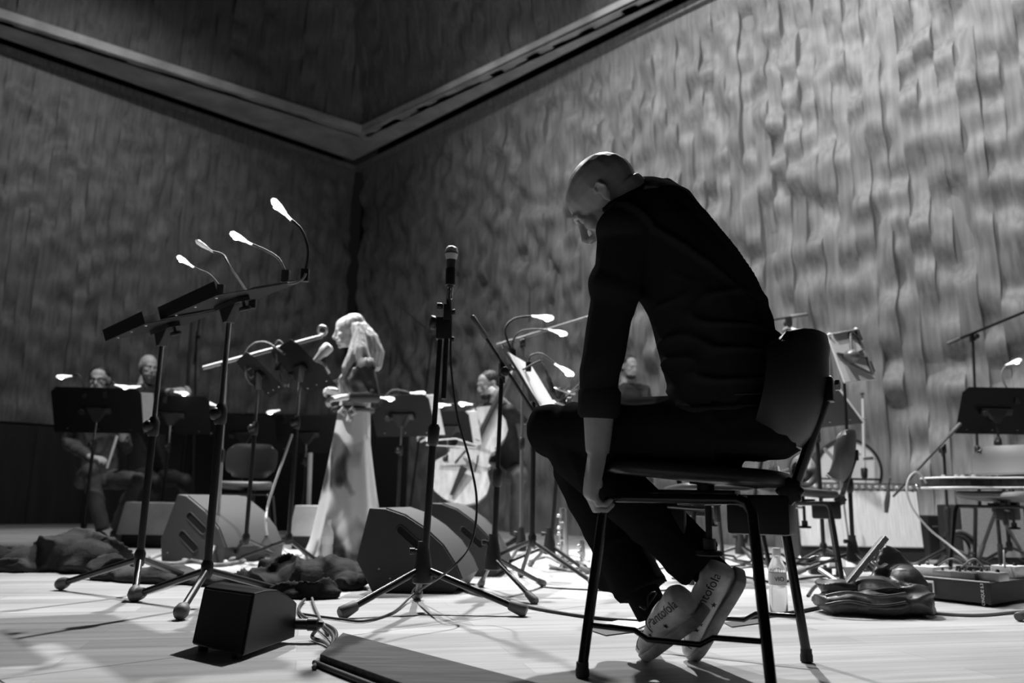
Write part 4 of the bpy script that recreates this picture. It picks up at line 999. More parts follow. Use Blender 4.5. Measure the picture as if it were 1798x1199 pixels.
# ------------------------------------------------------------------ cloth heaps
def heap(name, label, cat, lumps, m, vox=.012, amp=.02, sc=6, it=5, group=None):
    mb = MB()
    for (x, y, rx, ry, rz) in lumps:
        p = fl(x, y); mb.ell((p.x, p.y, 0), (rx, ry, rz), None, 20, 12)
    t = mb.v
    for v in t: v.z = max(v.z, .002)
    o = fuse(mb, name, m, None, voxel=vox, it=it, world=False, post=lambda p, n: (max(0, 1 - abs(noise.noise(V((p.x * sc, p.y * sc, p.z * sc * .6)))) * 3.5) ** 2 * amp) * (1 if p.z > .02 else 0))
    tag(o, label, cat, group); return o
GREYCLOTH = mat('grey_felt_cloth', .05, .8, bump=((14, 14, 14), .5, .02), spec=.1)
DARKCLOTH = mat('black_cotton_bag', .014, .75, bump=((22, 22, 22), .5, .015), spec=.1)
heap('blanket', 'grey blanket heaped on the floor at the far left', 'blanket', [(70, 1000, .22, .16, .12), (120, 1000, .24, .16, .19), (165, 1003, .18, .16, .17), (40, 1003, .16, .1, .05), (200, 1010, .12, .1, .08)], GREYCLOTH, amp=.035, sc=6)
heap('blanket', 'dark cloth spread low behind the tall music stands', 'blanket', [(225, 1018, .2, .10, .06), (280, 1022, .22, .10, .07), (330, 1024, .2, .09, .055), (395, 1028, .18, .08, .05)], mat('dark_grey_cloth', .025, .8, bump=((14, 14, 14), .5, .02)), amp=.02, sc=6)
heap('cloth_bag', 'crumpled black cloth bag heaped beside the near monitor wedge', 'bag', [(455, 1030, .16, .1, .06), (500, 1025, .16, .13, .13), (540, 1030, .16, .12, .115), (590, 1030, .14, .11, .12), (612, 1035, .07, .08, .08), (555, 1050, .10, .06, .06), (500, 1050, .09, .06, .045)], DARKCLOTH, vox=.009, amp=.03, sc=9, it=4)
# dark lump at the far left edge
heap('cloth_bag', 'dark bag cut by the left edge of the picture', 'bag', [(-15, 996, .12, .1, .12), (8, 998, .06, .06, .07)], DARKCLOTH, amp=.01)

# ------------------------------------------------------------------ stands around the singer
def feet_around(c, r, a0): return [(c[0] + r * math.cos(math.radians(a0 + k)), c[1] + r * math.sin(math.radians(a0 + k))) for k in (0, 120, 240)]
def gx(px, py, Y): p = at(px, py, Y); return (p.x, p.y)
c1 = gx(432, 945, 4.75)
ms1 = music_stand('music stand with tangled lamp cord, left of the singer', c1, [fl(405, 985), fl(490, 980), fl(395, 962)], (-.45, .88, 0), 42, at(440, 658, 4.75).z, hub=.15, upper=.72, dw=.46, dh=.30)
c2 = gx(506, 958, 4.85)
ms2 = music_stand('music stand tilted in front of the singer\'s waist', c2, [fl(407, 990), fl(556, 990), (c2[0] + .05, c2[1] + .35)], (-.50, .86, 0), 42, at(540, 645, 4.85).z, hub=.15, upper=.72, dw=.56, dh=.36, deskoff=.0)
bs = gx(381, 960, 5.0)
mic_stand('pale boom stand reaching toward the singer', bs, feet_around(bs, .33, 40), at(397, 640, 5.0), (at(357, 646, 4.95), at(566, 590, 5.0)), hub=.12, tmat=mat('pale_grey_boom', .35, .4, .3), boomr=.014)
rg = thing('microphone_holder', 'empty ring clip at the tip of the pale boom', 'microphone holder', at(566, 588, 5.0))
MB().torus(at(566, 580, 5.0), .03, .009, (.2, 1, .5), 20, 8).build('ring', DULLMETAL, rg, world=True)
MB().cyl(at(561, 591, 5.0), at(566, 587, 5.0), .012).build('joint', DULLMETAL, rg, world=True)
# singer's microphone on its short arm
sm = thing('vocal_microphone', 'grey vocal microphone in front of the singer\'s mouth', 'microphone', at(570, 618, 5.1))
ma, mb2 = at(556, 630, 5.1), at(576, 610, 5.1); dm = (mb2 - ma).normalized()
MB().lathe([(.014, -.02), (.018, 0), (.024, .03), (.028, .05)], ma, dm).build('body', mat('microphone_body_grey', .4, .4, .3), sm, world=True)
MB().lathe([(.029, .048), (.036, .06), (.038, .10), (.034, .118), (.018, .126)], ma, dm).build('mesh_head', MESH, sm, world=True)
MB().tube([ma + V((.0, 0, -.01)), at(570, 640, 5.1), at(578, 655, 5.08)], .010, 10).build('clip_arm', DULLMETAL, sm, world=True)
# lamps and cords on those stands
def lamp_px(label, pts, head, Y, size=.06, lit=True, nm=None): 
    P_ = [at(x, y, Y) for x, y in pts]; return stand_light(label, P_, at(head[0], head[1], Y) - P_[-1], size, lit, neckmat=nm or CABLEGREY)
lamp_px('stand light drooping over the tilted stand before the singer', [(488, 640), (484, 608), (490, 598), (500, 608)], (512, 616), 4.8, .07)
cable('pale lamp cord arching above the pale boom', [at(432, 650, 4.8), at(432, 620, 4.8), at(448, 603, 4.8), at(468, 602, 4.8), at(485, 612, 4.8), at(500, 622, 4.8)], .008, CABLEGREY, 'cables on the stands')
cable('knotted pale cord on the stand left of the singer', [at(432, 650, 4.75), at(440, 662, 4.75), at(447, 655, 4.75), at(443, 645, 4.75), at(433, 652, 4.75), at(436, 668, 4.75), at(445, 675, 4.75)], .008, CABLEGREY, 'cables on the stands')
cable('pale cord hooked on the tilted stand before the singer', [at(492, 656, 4.8), at(496, 668, 4.8), at(500, 676, 4.8), at(508, 677, 4.8)], .007, CABLEGREY, 'cables on the stands')
cable('pale lead dropping from the tilted stand to the floor', [at(513, 762, 4.85), at(500, 800, 4.82), at(482, 850, 4.8), at(470, 890, 4.8), at(467, 925, 4.8), fl(472, 960, .01)], .008, mat('cable_pale', .45, .5), 'cables on the stands')
bottle('clear water bottle standing by the hem of the singer\'s dress', fl(573, 990), .265, .034, mat('white_bottle_label', .8, .5), mat('milky_bottle', .75, .2, bump=((30, 30, 30), .05, .001)))
# loose cables under those stands
for i, (pts, lab) in enumerate([
    ([(378, 985), (395, 978), (420, 984), (450, 978), (480, 985)], 'pale cable coil in front of the two-slot wedge'),
    ([(262, 980), (290, 972), (330, 984), (370, 975), (400, 988)], 'loose pale cables at the foot of the two-slot wedge'),
    ([(270, 985), (300, 990), (340, 985), (380, 992), (430, 985)], 'cable lying nearest under the two-slot wedge'),
    ([(500, 965), (520, 975), (540, 968), (556, 975)], 'short cable end at the singer\'s hem')]):
    cable(lab, [fl(x, y, .012) for x, y in pts], .011, mat('cable_pale', .45, .5) if i % 2 else CABLEGREY)

# ------------------------------------------------------------------ back-left desks
def back_stand(label, px, Y, zpx, wdir, tilt, w=.62, h=.36, ft=.3, a0=20, sheet=None):
    c = gx(px, 900, Y)
    r = music_stand(label, c, feet_around(c, ft, a0), wdir, tilt, at(px, zpx, Y).z, hub=.14, upper=.75, dw=w, dh=h)
    if sheet:
        _, C, W, D, N = r
        nb_sheet('white pages standing on the ' + label, C, W, D, N, *sheet, .003)
    return r
back_stand('black music stand in front of the player in glasses', 150, 6.2, 720, (-1, -.06, 0), 66, .68, .37, a0=200, sheet=(-.43, -.32, -.16, .15))
back_stand('black music stand in front of the white-haired player', 284, 6.6, 728, (-1, -.1, 0), 64, .62, .34, a0=230)
back_stand('black music stand behind the empty orchestra chair', 418, 7.0, 762, (-1, -.02, 0), 66, .55, .34, a0=210)
back_stand('black music stand behind the singer\'s back arm', 530, 7.2, 762, (-1, -.05, 0), 64, .60, .36, a0=250, sheet=(-.38, -.28, -.16, .15))
back_stand('black music stand to the right behind the singer', 698, 6.2, 730, (-1, .35, 0), 58, .52, .36, a0=200, sheet=(-.33, -.24, -.17, .17))
back_stand('small black music stand beside the cello', 782, 6.6, 752, (-1, .3, 0), 60, .4, .32, a0=200, sheet=(-.27, -.18, -.15, .15))
for i, (lab, pts, hd_, Y_) in enumerate([
    ('stand light above the left end of the leftmost back desk', [(150, 690), (140, 660), (125, 660)], (108, 661), 6.15),
    ('stand light at the right end of the leftmost back desk', [(185, 690), (195, 672), (204, 676)], (222, 680), 6.15),
    ('stand light at the left end of the white-haired player\'s desk', [(262, 700), (256, 678), (246, 678)], (226, 681), 6.5),
    ('stand light at the right end of the white-haired player\'s desk', [(290, 700), (300, 684), (308, 688)], (328, 691), 6.5),
    ('stand light over the desk behind the empty chair', [(390, 735), (385, 715), (380, 712)], (368, 708), 6.9),
    ('stand light glowing behind the singer\'s elbow', [(500, 735), (495, 718), (490, 720)], (476, 723), 7.1),
    ('upper stand light on the desk right of the singer', [(668, 705), (690, 685), (722, 690)], (748, 690), 6.1),
    ('lower stand light on the desk right of the singer', [(660, 708), (664, 694), (668, 698)], (688, 700), 6.1),
    ('stand light beside the cellist\'s bow hand', [(800, 742), (798, 712), (790, 711)], (778, 711), 6.6),
    ('stand light close to the cello neck', [(838, 740), (834, 712), (828, 710)], (815, 709), 6.6)]):
    lamp_px(lab, pts, hd_, Y_, .085, True, CABLE)
# made-up low black panels standing in for an unidentified dark mass behind the desks
pt = thing('dark_mass_panels', 'low black panels standing in for a dark mass behind the music stands and singer', 'stand-in panel', V((-2.6, 8.9, 0)))
x0, x1 = at(225, 800, 8.8).x, at(720, 800, 8.8).x; n_ = 5
DARKMASS = mat('dark_mass_black', .004, .9, bump=((12, 12, 3), .3, .02))
for i in range(n_):
    xa = x0 + (x1 - x0) * i / n_; xb = x0 + (x1 - x0) * (i + 1) / n_ - .02
    MB().box(((xa + xb) / 2, 8.8 + .04 * (i % 2), .66), (xb - xa, .05, 1.26)).build('panel', DARKMASS, pt, bevel=.01, world=True)
    MB().box(((xa + xb) / 2, 8.85, .015), (.06, .5, .03)).build('foot', PLASTIC, pt, world=True)
tag(MB().cyl(at(541, 905, 6.9), at(545, 795, 6.9), .02, .02).build('metal_tube', mat('pale_tube', .5, .4), None), 'pale upright tube standing behind the singer\'s skirt', 'tube')
# empty chair facing the audience
make_chair('empty orchestra chair left of the singer, facing the audience', V((at(432, 835, 6.2).x, 6.2, 0)), math.radians(-80), pad=mat('chair_pad_grey', .10, .5, bump=((220, 220, 220), .25, .001)))
# tall dark mic stand behind the players
c = gx(340, 900, 8.0); mic_stand('slim dark microphone stand behind the white-haired player', c, feet_around(c, .28, 10), at(345, 590, 8.0), (at(350, 560, 8.0), at(340, 640, 8.0)), grip=False, group='microphone stands')
c = gx(715, 900, 8.6); mic_stand('faint boom stand by the wall corner behind the cellist', c, feet_around(c, .28, 10), at(760, 590, 8.6), (at(705, 540, 8.6), at(770, 595, 8.6)), grip=False)

# ------------------------------------------------------------------ cello
ce = thing('cello', 'pale-fronted cello held slanting by the bearded cellist', 'cello', at(800, 930, 6.6))
cb, ct = at(790, 880, 6.55), at(866, 722, 6.75); ax = (ct - cb).normalized(); BL = (ct - cb).length
sdv = (V((.75, .35, 0)) - ax * ax.dot(V((.75, .35, 0)))).normalized(); nv = ax.cross(sdv)
if nv.y > 0: nv = -nv
nv = (nv + V((-.5, 0, 0))).normalized(); nv = (nv - ax * ax.dot(nv)).normalized(); sdv = nv.cross(ax)
outl = []
hw = lambda t: (.22 * math.sin(math.pi * min(1, t / .5)) ** .5 if t < .38 else (.15 + .06 * math.cos((t - .38) / .2 * math.pi) * 1 if t < .58 else (.17 * math.sin(math.pi * (1 - t) / .84) ** .5 if t > .62 else .125)))
W_ = [(0.0, .03), (.03, .12), (.10, .19), (.2, .22), (.3, .21), (.38, .165), (.43, .15), (.46, .165), (.47, .14), (.52, .125), (.58, .13), (.61, .15), (.63, .135), (.68, .155), (.76, .17), (.85, .165), (.93, .12), (.98, .06), (1.0, .03)]
left = [(t * BL, -w_) for t, w_ in W_]; right = [(t * BL, w_) for t, w_ in reversed(W_)]
k_ = BL / .76
pts3 = [cb + ax * u + sdv * (v_ * k_) for u, v_ in left + right]
CELLO = mat('cello_varnish_pale', .42, .3, var=((30, 30, 3), .25, 4)); CELLOSIDE = mat('cello_rib_varnish', .20, .3)
MB().prism([p - nv * .05 for p in pts3], nv * .10).build('ribs', CELLOSIDE, ce, bevel=.004, world=True, smooth=False)
fp = MB().prism([cb + ax * (BL / 2) + (p - cb - ax * (BL / 2)) * 1.03 + nv * .05 for p in pts3], nv * .008).build('front_plate', CELLO, ce, world=True, smooth=False)
fbd = MB().box(cb + ax * (BL * 1.0) + nv * .085, (.045, BL * .75, .02), (sdv, ax, nv)).build('fingerboard', PLASTIC, ce, bevel=.004, world=True)
MB().tube([cb + ax * (BL * .97), cb + ax * (BL * 1.38), cb + ax * (BL * 1.5) - nv * .03, cb + ax * (BL * 1.53) + nv * .02], [.035, .02, .018, .02], 12).build('neck', CELLOSIDE, ce, world=True)
MB().box(cb + ax * (BL * .42) + nv * .085, (.10, .012, .07), (sdv, ax, nv)).build('bridge', CELLO, ce, bevel=.003, world=True)
MB().prism([cb + ax * (BL * .04) + sdv * .012 + nv * .07, cb + ax * (BL * .04) - sdv * .012 + nv * .07, cb + ax * (BL * .33) - sdv * .03 + nv * .09, cb + ax * (BL * .33) + sdv * .03 + nv * .09], nv * .01).build('tailpiece', PLASTIC, ce, world=True)
for q in (-1, 1):
    MB().tube(crom([cb + ax * (BL * .34) + sdv * (q * .09) + nv * .06, cb + ax * (BL * .42) + sdv * (q * .075) + nv * .06, cb + ax * (BL * .5) + sdv * (q * .055) + nv * .06], 6), .006, 6).build('sound_hole', RECESS_SHADE, ce, world=True)
MB().cyl(cb, V((cb.x - .05, cb.y, .005)), .006, .004).build('endpin', DULLMETAL, ce, world=True)
bw = thing('cello_bow', 'thin pale bow drawn across the cello', 'bow', at(748, 772, 6.5))
MB().tube([at(748, 774, 6.5), at(800, 770, 6.5), at(838, 782, 6.5)], .006, 6).build('stick', mat('pale_wood', .6, .5), bw, world=True)
MB().tube([at(748, 781, 6.5), at(838, 786, 6.5)], .003, 6).build('hair', PAPER, bw, world=True)

# ================================================================== centre: stands in front of the man's knee
c = V((-.065, 3.52, 0))
bmA = mic_stand('black boom stand pointing up left, centre, with grey grip', c, [fl(936, 1060), fl(952, 1030), fl(845, 1031)], at(881, 655, 3.5), (at(829, 556, 3.45), at(945, 735, 3.55)), hub=.16, pole_r=.013, legr=.010)
c = gx(934, 985, 4.15)
msC = music_stand('music stand holding bright pages, seen edge-on at centre', c, [fl(1042, 1031), fl(818, 1004), fl(915, 1014)], (.30, .95, 0), 58, at(944, 676, 4.15).z, hub=.20, upper=.8, dw=.50, dh=.44, pole_r=.014)
_, C, W, D, N = msC
nb_sheet('bright white pages on the edge-on stand at centre', C, W, D, N, -.22, .22, -.19, .16, .006)
c = gx(965, 968, 4.75)
sk_ = mic_stand('short black stand carrying the spider shock mount', c, [fl(1030, 1008), (c[0] - .3, c[1] + .05), (c[0] - .1, c[1] + .3)], at(985, 735, 4.7), hub=.15, split=.7)
spm = thing('shock_mount', 'black spider shock mount with microphone beside the man\'s knee', 'microphone', at(988, 700, 4.6))
pc = at(988, 700, 4.6)
for r_, dz in ((.075, .05), (.085, -.03)): MB().torus(pc + V((0, 0, dz)), r_, .006, (.3, -.2, 1), 24, 6).build('hoop', DULLMETAL, spm, world=True)
MB().lathe([(.012, -.09), (.022, -.08), (.022, .04), (.018, .06)], pc, (-.35, 0, 1)).build('microphone_body', PLASTIC, spm, world=True)
for i in range(9):
    a_ = i * 2 * math.pi / 9
    MB().tube([pc + V((.085 * math.cos(a_), .085 * math.sin(a_), -.03)), pc + V((.03 * math.cos(a_ + .8), .03 * math.sin(a_ + .8), .0)), pc + V((.08 * math.cos(a_ + 1.6), .08 * math.sin(a_ + 1.6), .055))], .004, 6).build('elastic', CABLE, spm, world=True)
for i in range(4):
    MB().tube([pc + V((.02 * i - .05, 0, .03 * i - .06)), pc + V((.11 - .03 * i, -.05, .10 - .05 * i))], .005, 6).build('strut', BLACKMETAL, spm, world=True)
tag(MB().lathe([(.010, 0), (.014, .01), (.014, .09), (.008, .10), (.006, .14)], at(972, 690, 4.5), at(955, 640, 4.5) - at(972, 690, 4.5)).build('small_microphone', PLASTIC, None), 'slim black microphone leaning above the shock mount', 'microphone')
c = gx(915, 965, 5.3)
mic_stand('thin boom stand behind the edge-on music stand', c, feet_around(c, .32, 15), at(918, 602, 5.3), (at(873, 606, 5.3), at(1060, 548, 5.25)), tmat=mat('grey_boom_paint', .12, .4, .3), boomr=.010)
lamp_px('upper stand light at centre, reaching right above the pages', [(898, 616), (887, 580), (903, 560), (936, 555)], (975, 559), 4.1, .085, nm=CABLE)
lamp_px('second stand light at centre, just under the upper one', [(901, 618), (902, 596), (920, 580), (965, 579)], (1000, 588), 4.1, .075)
lamp_px('low stand light hanging beside the man\'s sleeve', [(928, 640), (932, 625), (952, 622), (976, 640)], (1004, 657), 4.1, .085)
cable('thin black lead looping across the bright pages', [at(895, 640, 4.05), at(905, 650, 4.05), at(920, 648, 4.05), at(938, 638, 4.05), at(950, 634, 4.05), at(956, 640, 4.1)], .005, CABLE, 'cables on the stands')
# keyed silver instruments standing on the floor
def woodwind(label, px, ytop, ybot, Y, r):
    a, b2 = at(px, ybot, Y), at(px - 2, ytop, Y); a.z = max(a.z, .02); t = thing('woodwind_instrument', label, 'instrument', V((a.x, a.y, 0)), 0, 'standing silver instruments')
    d = (b2 - a).normalized(); L = (b2 - a).length
    MB().lathe([(r * .9, 0), (r, .01), (r * .8, L * .9), (r * .7, L)], a, d).build('tube', mat('silvered_tube', .6, .28, .9), t, world=True)
    for i in range(int(L / .035)):
        p = a + d * (.02 + i * .035) + V((-r * (1 if i % 3 else .3), -r * .9, 0)); MB().ell(p, (.013, .013, .011), nu=10, nv=6).build('key', CHROME, t, world=True)
    MB().tube([a + d * .03 + V((r * .9, -r, 0)), a + d * (L * .95) + V((r * .7, -r, 0))], .003, 6).build('rod', CHROME, t, world=True)
    MB().lathe([(.09, 0), (.09, .008), (.03, .015), (.02, .03)], V((a.x, a.y, 0))).build('stand_base', PLASTIC, t, world=True)
woodwind('tall silver keyed woodwind standing beside the man\'s shin', 990, 892, 985, 4.9, .028)
woodwind('short silver keyed woodwind standing behind the man\'s trouser leg', 1023, 948, 986, 4.9, .016)
for lab, pts, r_, m_ in [
    ('black cable crossing the floor from the boom stand to the chair', [(800, 1030), (830, 1042), (880, 1052), (930, 1066), (985, 1076), (1050, 1085), (1120, 1090)], .006, CABLE),
    ('thin cable running right from the boom stand foot', [(950, 1030), (985, 1033), (1030, 1035), (1100, 1038), (1180, 1036)], .004, CABLE),
    ('cable tangle under the edge-on stand', [(930, 985), (960, 978), (990, 990), (1015, 985), (1030, 998), (1000, 1002), (965, 992)], .009, CABLEGREY),
    ('pale cable behind the woodwind stands', [(905, 975), (940, 966), (975, 972), (1010, 975), (1035, 985)], .010, mat('cable_pale', .45, .5)),
    ('black cable passing behind the chair legs', [(1180, 1015), (1240, 1020), (1300, 1012), (1360, 1022), (1420, 1014), (1480, 1010)], .006, CABLE),
    ('grey cable loop behind the chair', [(1150, 1000), (1200, 992), (1260, 1002), (1330, 994), (1400, 1000)], .007, CABLEGREY),
    ('dark cable from the chair to the leather bag', [(1290, 1088), (1340, 1082), (1400, 1074), (1440, 1066)], .007, CABLE),
    ('cable curving under the leather bag\'s left end', [(1418, 1046), (1430, 1030), (1450, 1020), (1475, 1022), (1500, 1028)], .006, CABLE),
    ('cable in front of the pedalboard', [(1600, 1072), (1660, 1078), (1720, 1080), (1790, 1074), (1850, 1070)], .006, CABLEGREY),
    ('black cable behind the leather bag', [(1430, 1000), (1470, 996), (1520, 1002), (1570, 992), (1620, 996)], .007, CABLE)]:
    cable(lab, [fl(x, y, r_) for x, y in pts], r_, m_)
random.seed(3)
for i in range(9):
    x = 1150 + i * 45; y = 978 + random.random() * 14
    cable('clutter cable %s behind the man\'s chair' % ['first from the left', 'second from the left', 'third from the left', 'fourth from the left', 'fifth from the left', 'sixth from the left', 'seventh from the left', 'eighth from the left', 'last on the right'][i],
          [fl(x + k * 28, y + random.uniform(-8, 8), .008 + .02 * (k % 2)) for k in range(5)], .008, random.choice([CABLE, CABLEGREY, CABLE]))

# paper on the floor under the chair
def floor_sheet(label, px, m, z=.002):
    q = [fl(x, y) for x, y in px]; tag(MB().prism([V((p.x, p.y, z)) for p in q], (0, 0, .0015)).build('paper_sheet', m, None, smooth=False), label, 'paper')
floor_sheet('white sheet of paper on the floor left of the sneakers', [(1062, 1097), (1110, 1086), (1150, 1092), (1120, 1106)], PAPER, .004)
floor_sheet('dark folder lying under the white sheet by the sneakers', [(1030, 1106), (1070, 1098), (1135, 1108), (1064, 1117)], mat('dark_folder', .08, .5))
floor_sheet('dark card lying right of the sneakers', [(1270, 1094), (1330, 1088), (1345, 1094), (1285, 1102)], MATS['dark_folder'])

# ================================================================== right side
ch2 = make_chair('empty orchestra chair directly behind the man\'s seat', V((at(1240, 860, 4.4).x, 4.4, 0)), math.radians(-70))
ch3 = make_chair('orchestra chair with the brass horn on it, behind the man\'s chair back', V((at(1395, 860, 4.55).x, 4.55, 0)), math.radians(160), pad=CHAIRWOOD)
# brass horn
BRASS = mat('lacquered_brass', .55, .25, .95, bump=((30, 30, 30), .04, .002))
hn = thing('brass_horn', 'brass horn with its bell toward the audience, lying on a chair', 'horn', at(1400, 842, 4.4))
bc = at(1411, 826, 4.28); bd_ = V((.28, -1, .05)).normalized()
MB().lathe([(.012, -.34), (.014, -.22), (.02, -.14), (.032, -.07), (.05, -.03), (.072, -.008), (.088, 0), (.090, .002), (.087, .002), (.070, -.010), (.047, -.034), (.028, -.075), (.015, -.15)], bc, bd_, 32).build('bell', BRASS, hn, world=True)
ba = bc - bd_ * .3
MB().tube(crom([bc - bd_ * .33, bc - bd_ * .40 + V((-.03, 0, -.02)), bc - bd_ * .36 + V((-.09, 0, -.03)), bc - bd_ * .1 + V((-.13, 0, -.03)), bc + V((-.16, -.02, -.02)), bc + V((-.26, -.06, -.01))], 8), .008, 10).build('tubing', BRASS, hn, world=True)
for i in range(3):
    MB().lathe([(.012, -.05), (.012, .05), (.004, .052), (.004, .07), (.010, .072), (.010, .076)], bc - bd_ * (.12 + .03 * i) + V((-.07, 0, -.02)), (0, 0, 1)).build('valve', BRASS, hn, world=True)
# guitar amplifier
Ya = 5.75
xa, xb = at(1402, 920, Ya).x, at(1622, 920, Ya).x; ht = at(1500, 847, Ya).z
am = thing('guitar_amplifier', 'pale-grilled guitar amplifier with a row of knobs, behind the leather bag', 'amplifier', V(((xa + xb) / 2, Ya, 0)))
AMPCLOTH = mat('silver_grille_cloth', .72, .7, var=((300, 6, 6), .25, 3), bump=((400, 6, 200), .3, .002))
def tl(x, z, d=0): return V((x, Ya + .10 * z + d, z))     # leans back a little
MB().prism([tl(xa, .02), tl(xb, .02), tl(xb, ht), tl(xa, ht)], V((0, .26, 0))).build('cabinet', mat('black_tolex', .02, .55, bump=((400, 400, 400), .4, .001)), am, bevel=.012, world=True, smooth=False)
MB().prism([tl(xa + .015, .125, -.006), tl(xb - .015, .125, -.006), tl(xb - .015, ht - .055, -.006), tl(xa + .015, ht - .055, -.006)], V((0, -.006, 0))).build('grille_cloth', AMPCLOTH, am, world=True, smooth=False)
MB().prism([tl(xa + .015, ht - .052, -.004), tl(xb - .015, ht - .052, -.004), tl(xb - .015, ht - .008, .0), tl(xa + .015, ht - .008, .0)], V((0, -.004, 0))).build('control_panel', mat('amp_panel', .3, .35, .7), am, world=True, smooth=False)
MB().prism([tl(xa + .015, .118, -.01), tl(xb - .015, .118, -.01), tl(xb - .015, .125, -.012), tl(xa + .015, .125, -.012)], V((0, -.003, 0))).build('trim_strip', DULLMETAL, am, world=True, smooth=False)
for i in range(17):
    x = xa + .05 + (xb - xa - .1) * i / 16
    MB().lathe([(.013, 0), (.011, .018), (.008, .02)], tl(x, ht - .03, -.006), (0, -1, .1), 12).build('knob', mat('silver_knob', .8, .25, .7), am, world=True)
for x in (xa, xb):
    for z in (.03, ht - .02): MB().ell(tl(x, z), (.018, .018, .02), nu=10, nv=8).build('corner_cap', CHROME, am, world=True)
MB().tube([tl(xa + .2, ht + .005, .12), tl(xa + .2, ht + .03, .12), tl(xb - .2, ht + .03, .12), tl(xb - .2, ht + .005, .12)], .008, 8).build('carry_handle', PLASTIC, am, world=True)
cable('pale lead hanging down the front of the pale-grilled amplifier', [at(1475, 838, 5.6), at(1478, 860, 5.6), at(1485, 910, 5.6), at(1490, 950, 5.6), fl(1488, 985, .02)], .007, CABLEGREY, 'cables on the stands')
# tablet on stand
c = gx(1497, 960, 4.7)
ts = mic_stand('slim black stand holding the tablet', c, feet_around(c, .3, 35), at(1481, 645, 4.65), hub=.14, split=.45, pole_r=.012)
tbq = [at(1453, 586, 4.58), at(1503, 577, 4.72), at(1536, 666, 4.66), at(1484, 672, 4.52)]
tb = thing('tablet', 'tablet in a pale case clamped on a slim black stand', 'tablet', tbq[3])
TW, TH = (tbq[1] - tbq[0]), (tbq[3] - tbq[0]); tn = TW.cross(TH).normalized()
if tn.y > 0: tn = -tn
MB().prism(tbq, -tn * .012).build('case', mat('pale_tablet_case', .62, .5, var=((12, 12, 12), .1, 3)), tb, bevel=.004, world=True, smooth=False)
T = lambda u, v, o=.006: tbq[0] + TW * u + TH * v + tn * o
GREYARM = mat('grey_clamp_arm', .09, .45)
for pts in ([(.5, .5), (.62, .25), (.72, .03), (.95, .03)], [(.72, .03), (.93, .22), (.95, .45), (.55, .5)], [(.5, .5), (.35, .66), (.9, .95)], [(.55, .52), (.95, .62), (.97, .96), (.9, .95)], [(.4, .5), (.05, .42)], [(.15, .04), (.72, .03)]):
    MB().tube([T(u, v, .008) for u, v in pts], [(.010, .006)] * len(pts), 8).build('clamp_arm', GREYARM, tb, world=True)
for u, v in ((.97, .15), (.99, .82)): MB().box(T(u, v, .006), (.022, .022, .07), (TW.normalized(), tn, TH.normalized())).build('rubber_grip', RUBBER, tb, bevel=.004, world=True)
for u, v in ((.03, .03), (.97, .02), (.98, .98)): MB().ell(T(u, v, .004), .012, nu=10, nv=8).build('corner', mat('pale_tablet_case', .62), tb, world=True)
MB().ell(T(.35, .55, .03), (.05, .05, .04), nu=14, nv=10).build('ball_joint', mat('clamp_joint', .14, .3, .3), tb, world=True)
# dark stand with white page edge
c = gx(1446, 960, 5.05)
msR = music_stand('dark music stand with white page edge, left of the tablet', c, feet_around(c, .3, 80), (-.35, .94, 0), 48, at(1452, 706, 5.05).z, hub=.14, upper=.8, dw=.5, dh=.40)
_, C, W, D, N = msR
nb_sheet('white pages on the dark stand left of the tablet', C, W, D, N, -.26, .2, -.20, .16, .006)
stand_light('stand light glaring just above the man\'s chair back', [at(1385, 572, 5.37), at(1374, 582, 5.36), at(1380, 577, 5.35), at(1392, 578, 5.35)], at(1420, 588, 5.35) - at(1392, 577, 5.35), .115, neckmat=CABLEGREY)
c = gx(1300, 960, 5.4)
mic_stand('boom stand mostly hidden behind the man\'s back', c, feet_around(c, .3, 35), at(1385, 566, 5.4), (at(1417, 552, 5.4), at(1300, 570, 5.4)), grip=True)
# bass drum on legs
dr = thing('bass_drum', 'pale-headed drum with a dark port behind the amplifier', 'drum', V((at(1492, 832, 6.6).x, 6.6, 0)))
dc = at(1490, 826, 6.5); dd_ = V((-.12, -1, .02)).normalized()
MB().lathe([(.235, .0), (.238, .0), (.238, -.36), (.235, -.36)], dc, dd_, 48).build('shell', mat('drum_shell', .03, .35), dr, world=True)
MB().lathe([(.255, -.02), (.262, -.015), (.262, .012), (.240, .016)], dc, dd_, 48, cap=False).build('hoop', PLASTIC, dr, world=True)
MB().lathe([(.236, .004), (.236, .007)], dc, dd_, 48).build('drum_head', mat('pale_drum_skin', .55, .5, var=((4, 4, 4), .12, 3)), dr, world=True)
MB().lathe([(.075, .008), (.075, .010)], dc + V((-.06, 0, -.02)), dd_, 32).build('port', mat('drum_port', .03, .6), dr, world=True)
for x in (-.2, .2, .0): MB().cyl(dc - dd_ * (.05 if x else .3) + V((x, 0, -.12 if x else -.22)), V((dc.x + x * 1.3, dc.y + (.0 if x else .35), .0)), .010).build('leg', CHROME, dr, world=True)
tag(MB().tube([at(1447, 787, 6.3), at(1462, 803, 6.3), at(1464, 805, 6.3), at(1482, 827, 6.3)], [.012, .016, .02, .022], 12).build('drum_microphone', mat('grey_microphone', .28, .4, .4), None), 'grey microphone slanting in front of the drum head', 'microphone')
c = gx(1519, 960, 6.35)
cs = mic_stand('chrome cymbal stand right of the drum', c, feet_around(c, .3, 15), at(1515, 700, 6.35), hub=.25, tmat=mat('bright_plated_steel', .6, .35, .35, bump=((40, 40, 40), .03, .001)), split=.55, group='hardware stands', pole_r=.016)
MB().lathe([(.006, 0), (.006, .03), (.018, .032), (.018, .045)], at(1515, 700, 6.35), (0, 0, 1)).build('wing_nut', CHROME, cs, world=True)
MB().tube([at(1515, 806, 6.3), at(1532, 805, 6.3)], [.014, .02], 10).build('clamp', CHROME, cs, world=True)
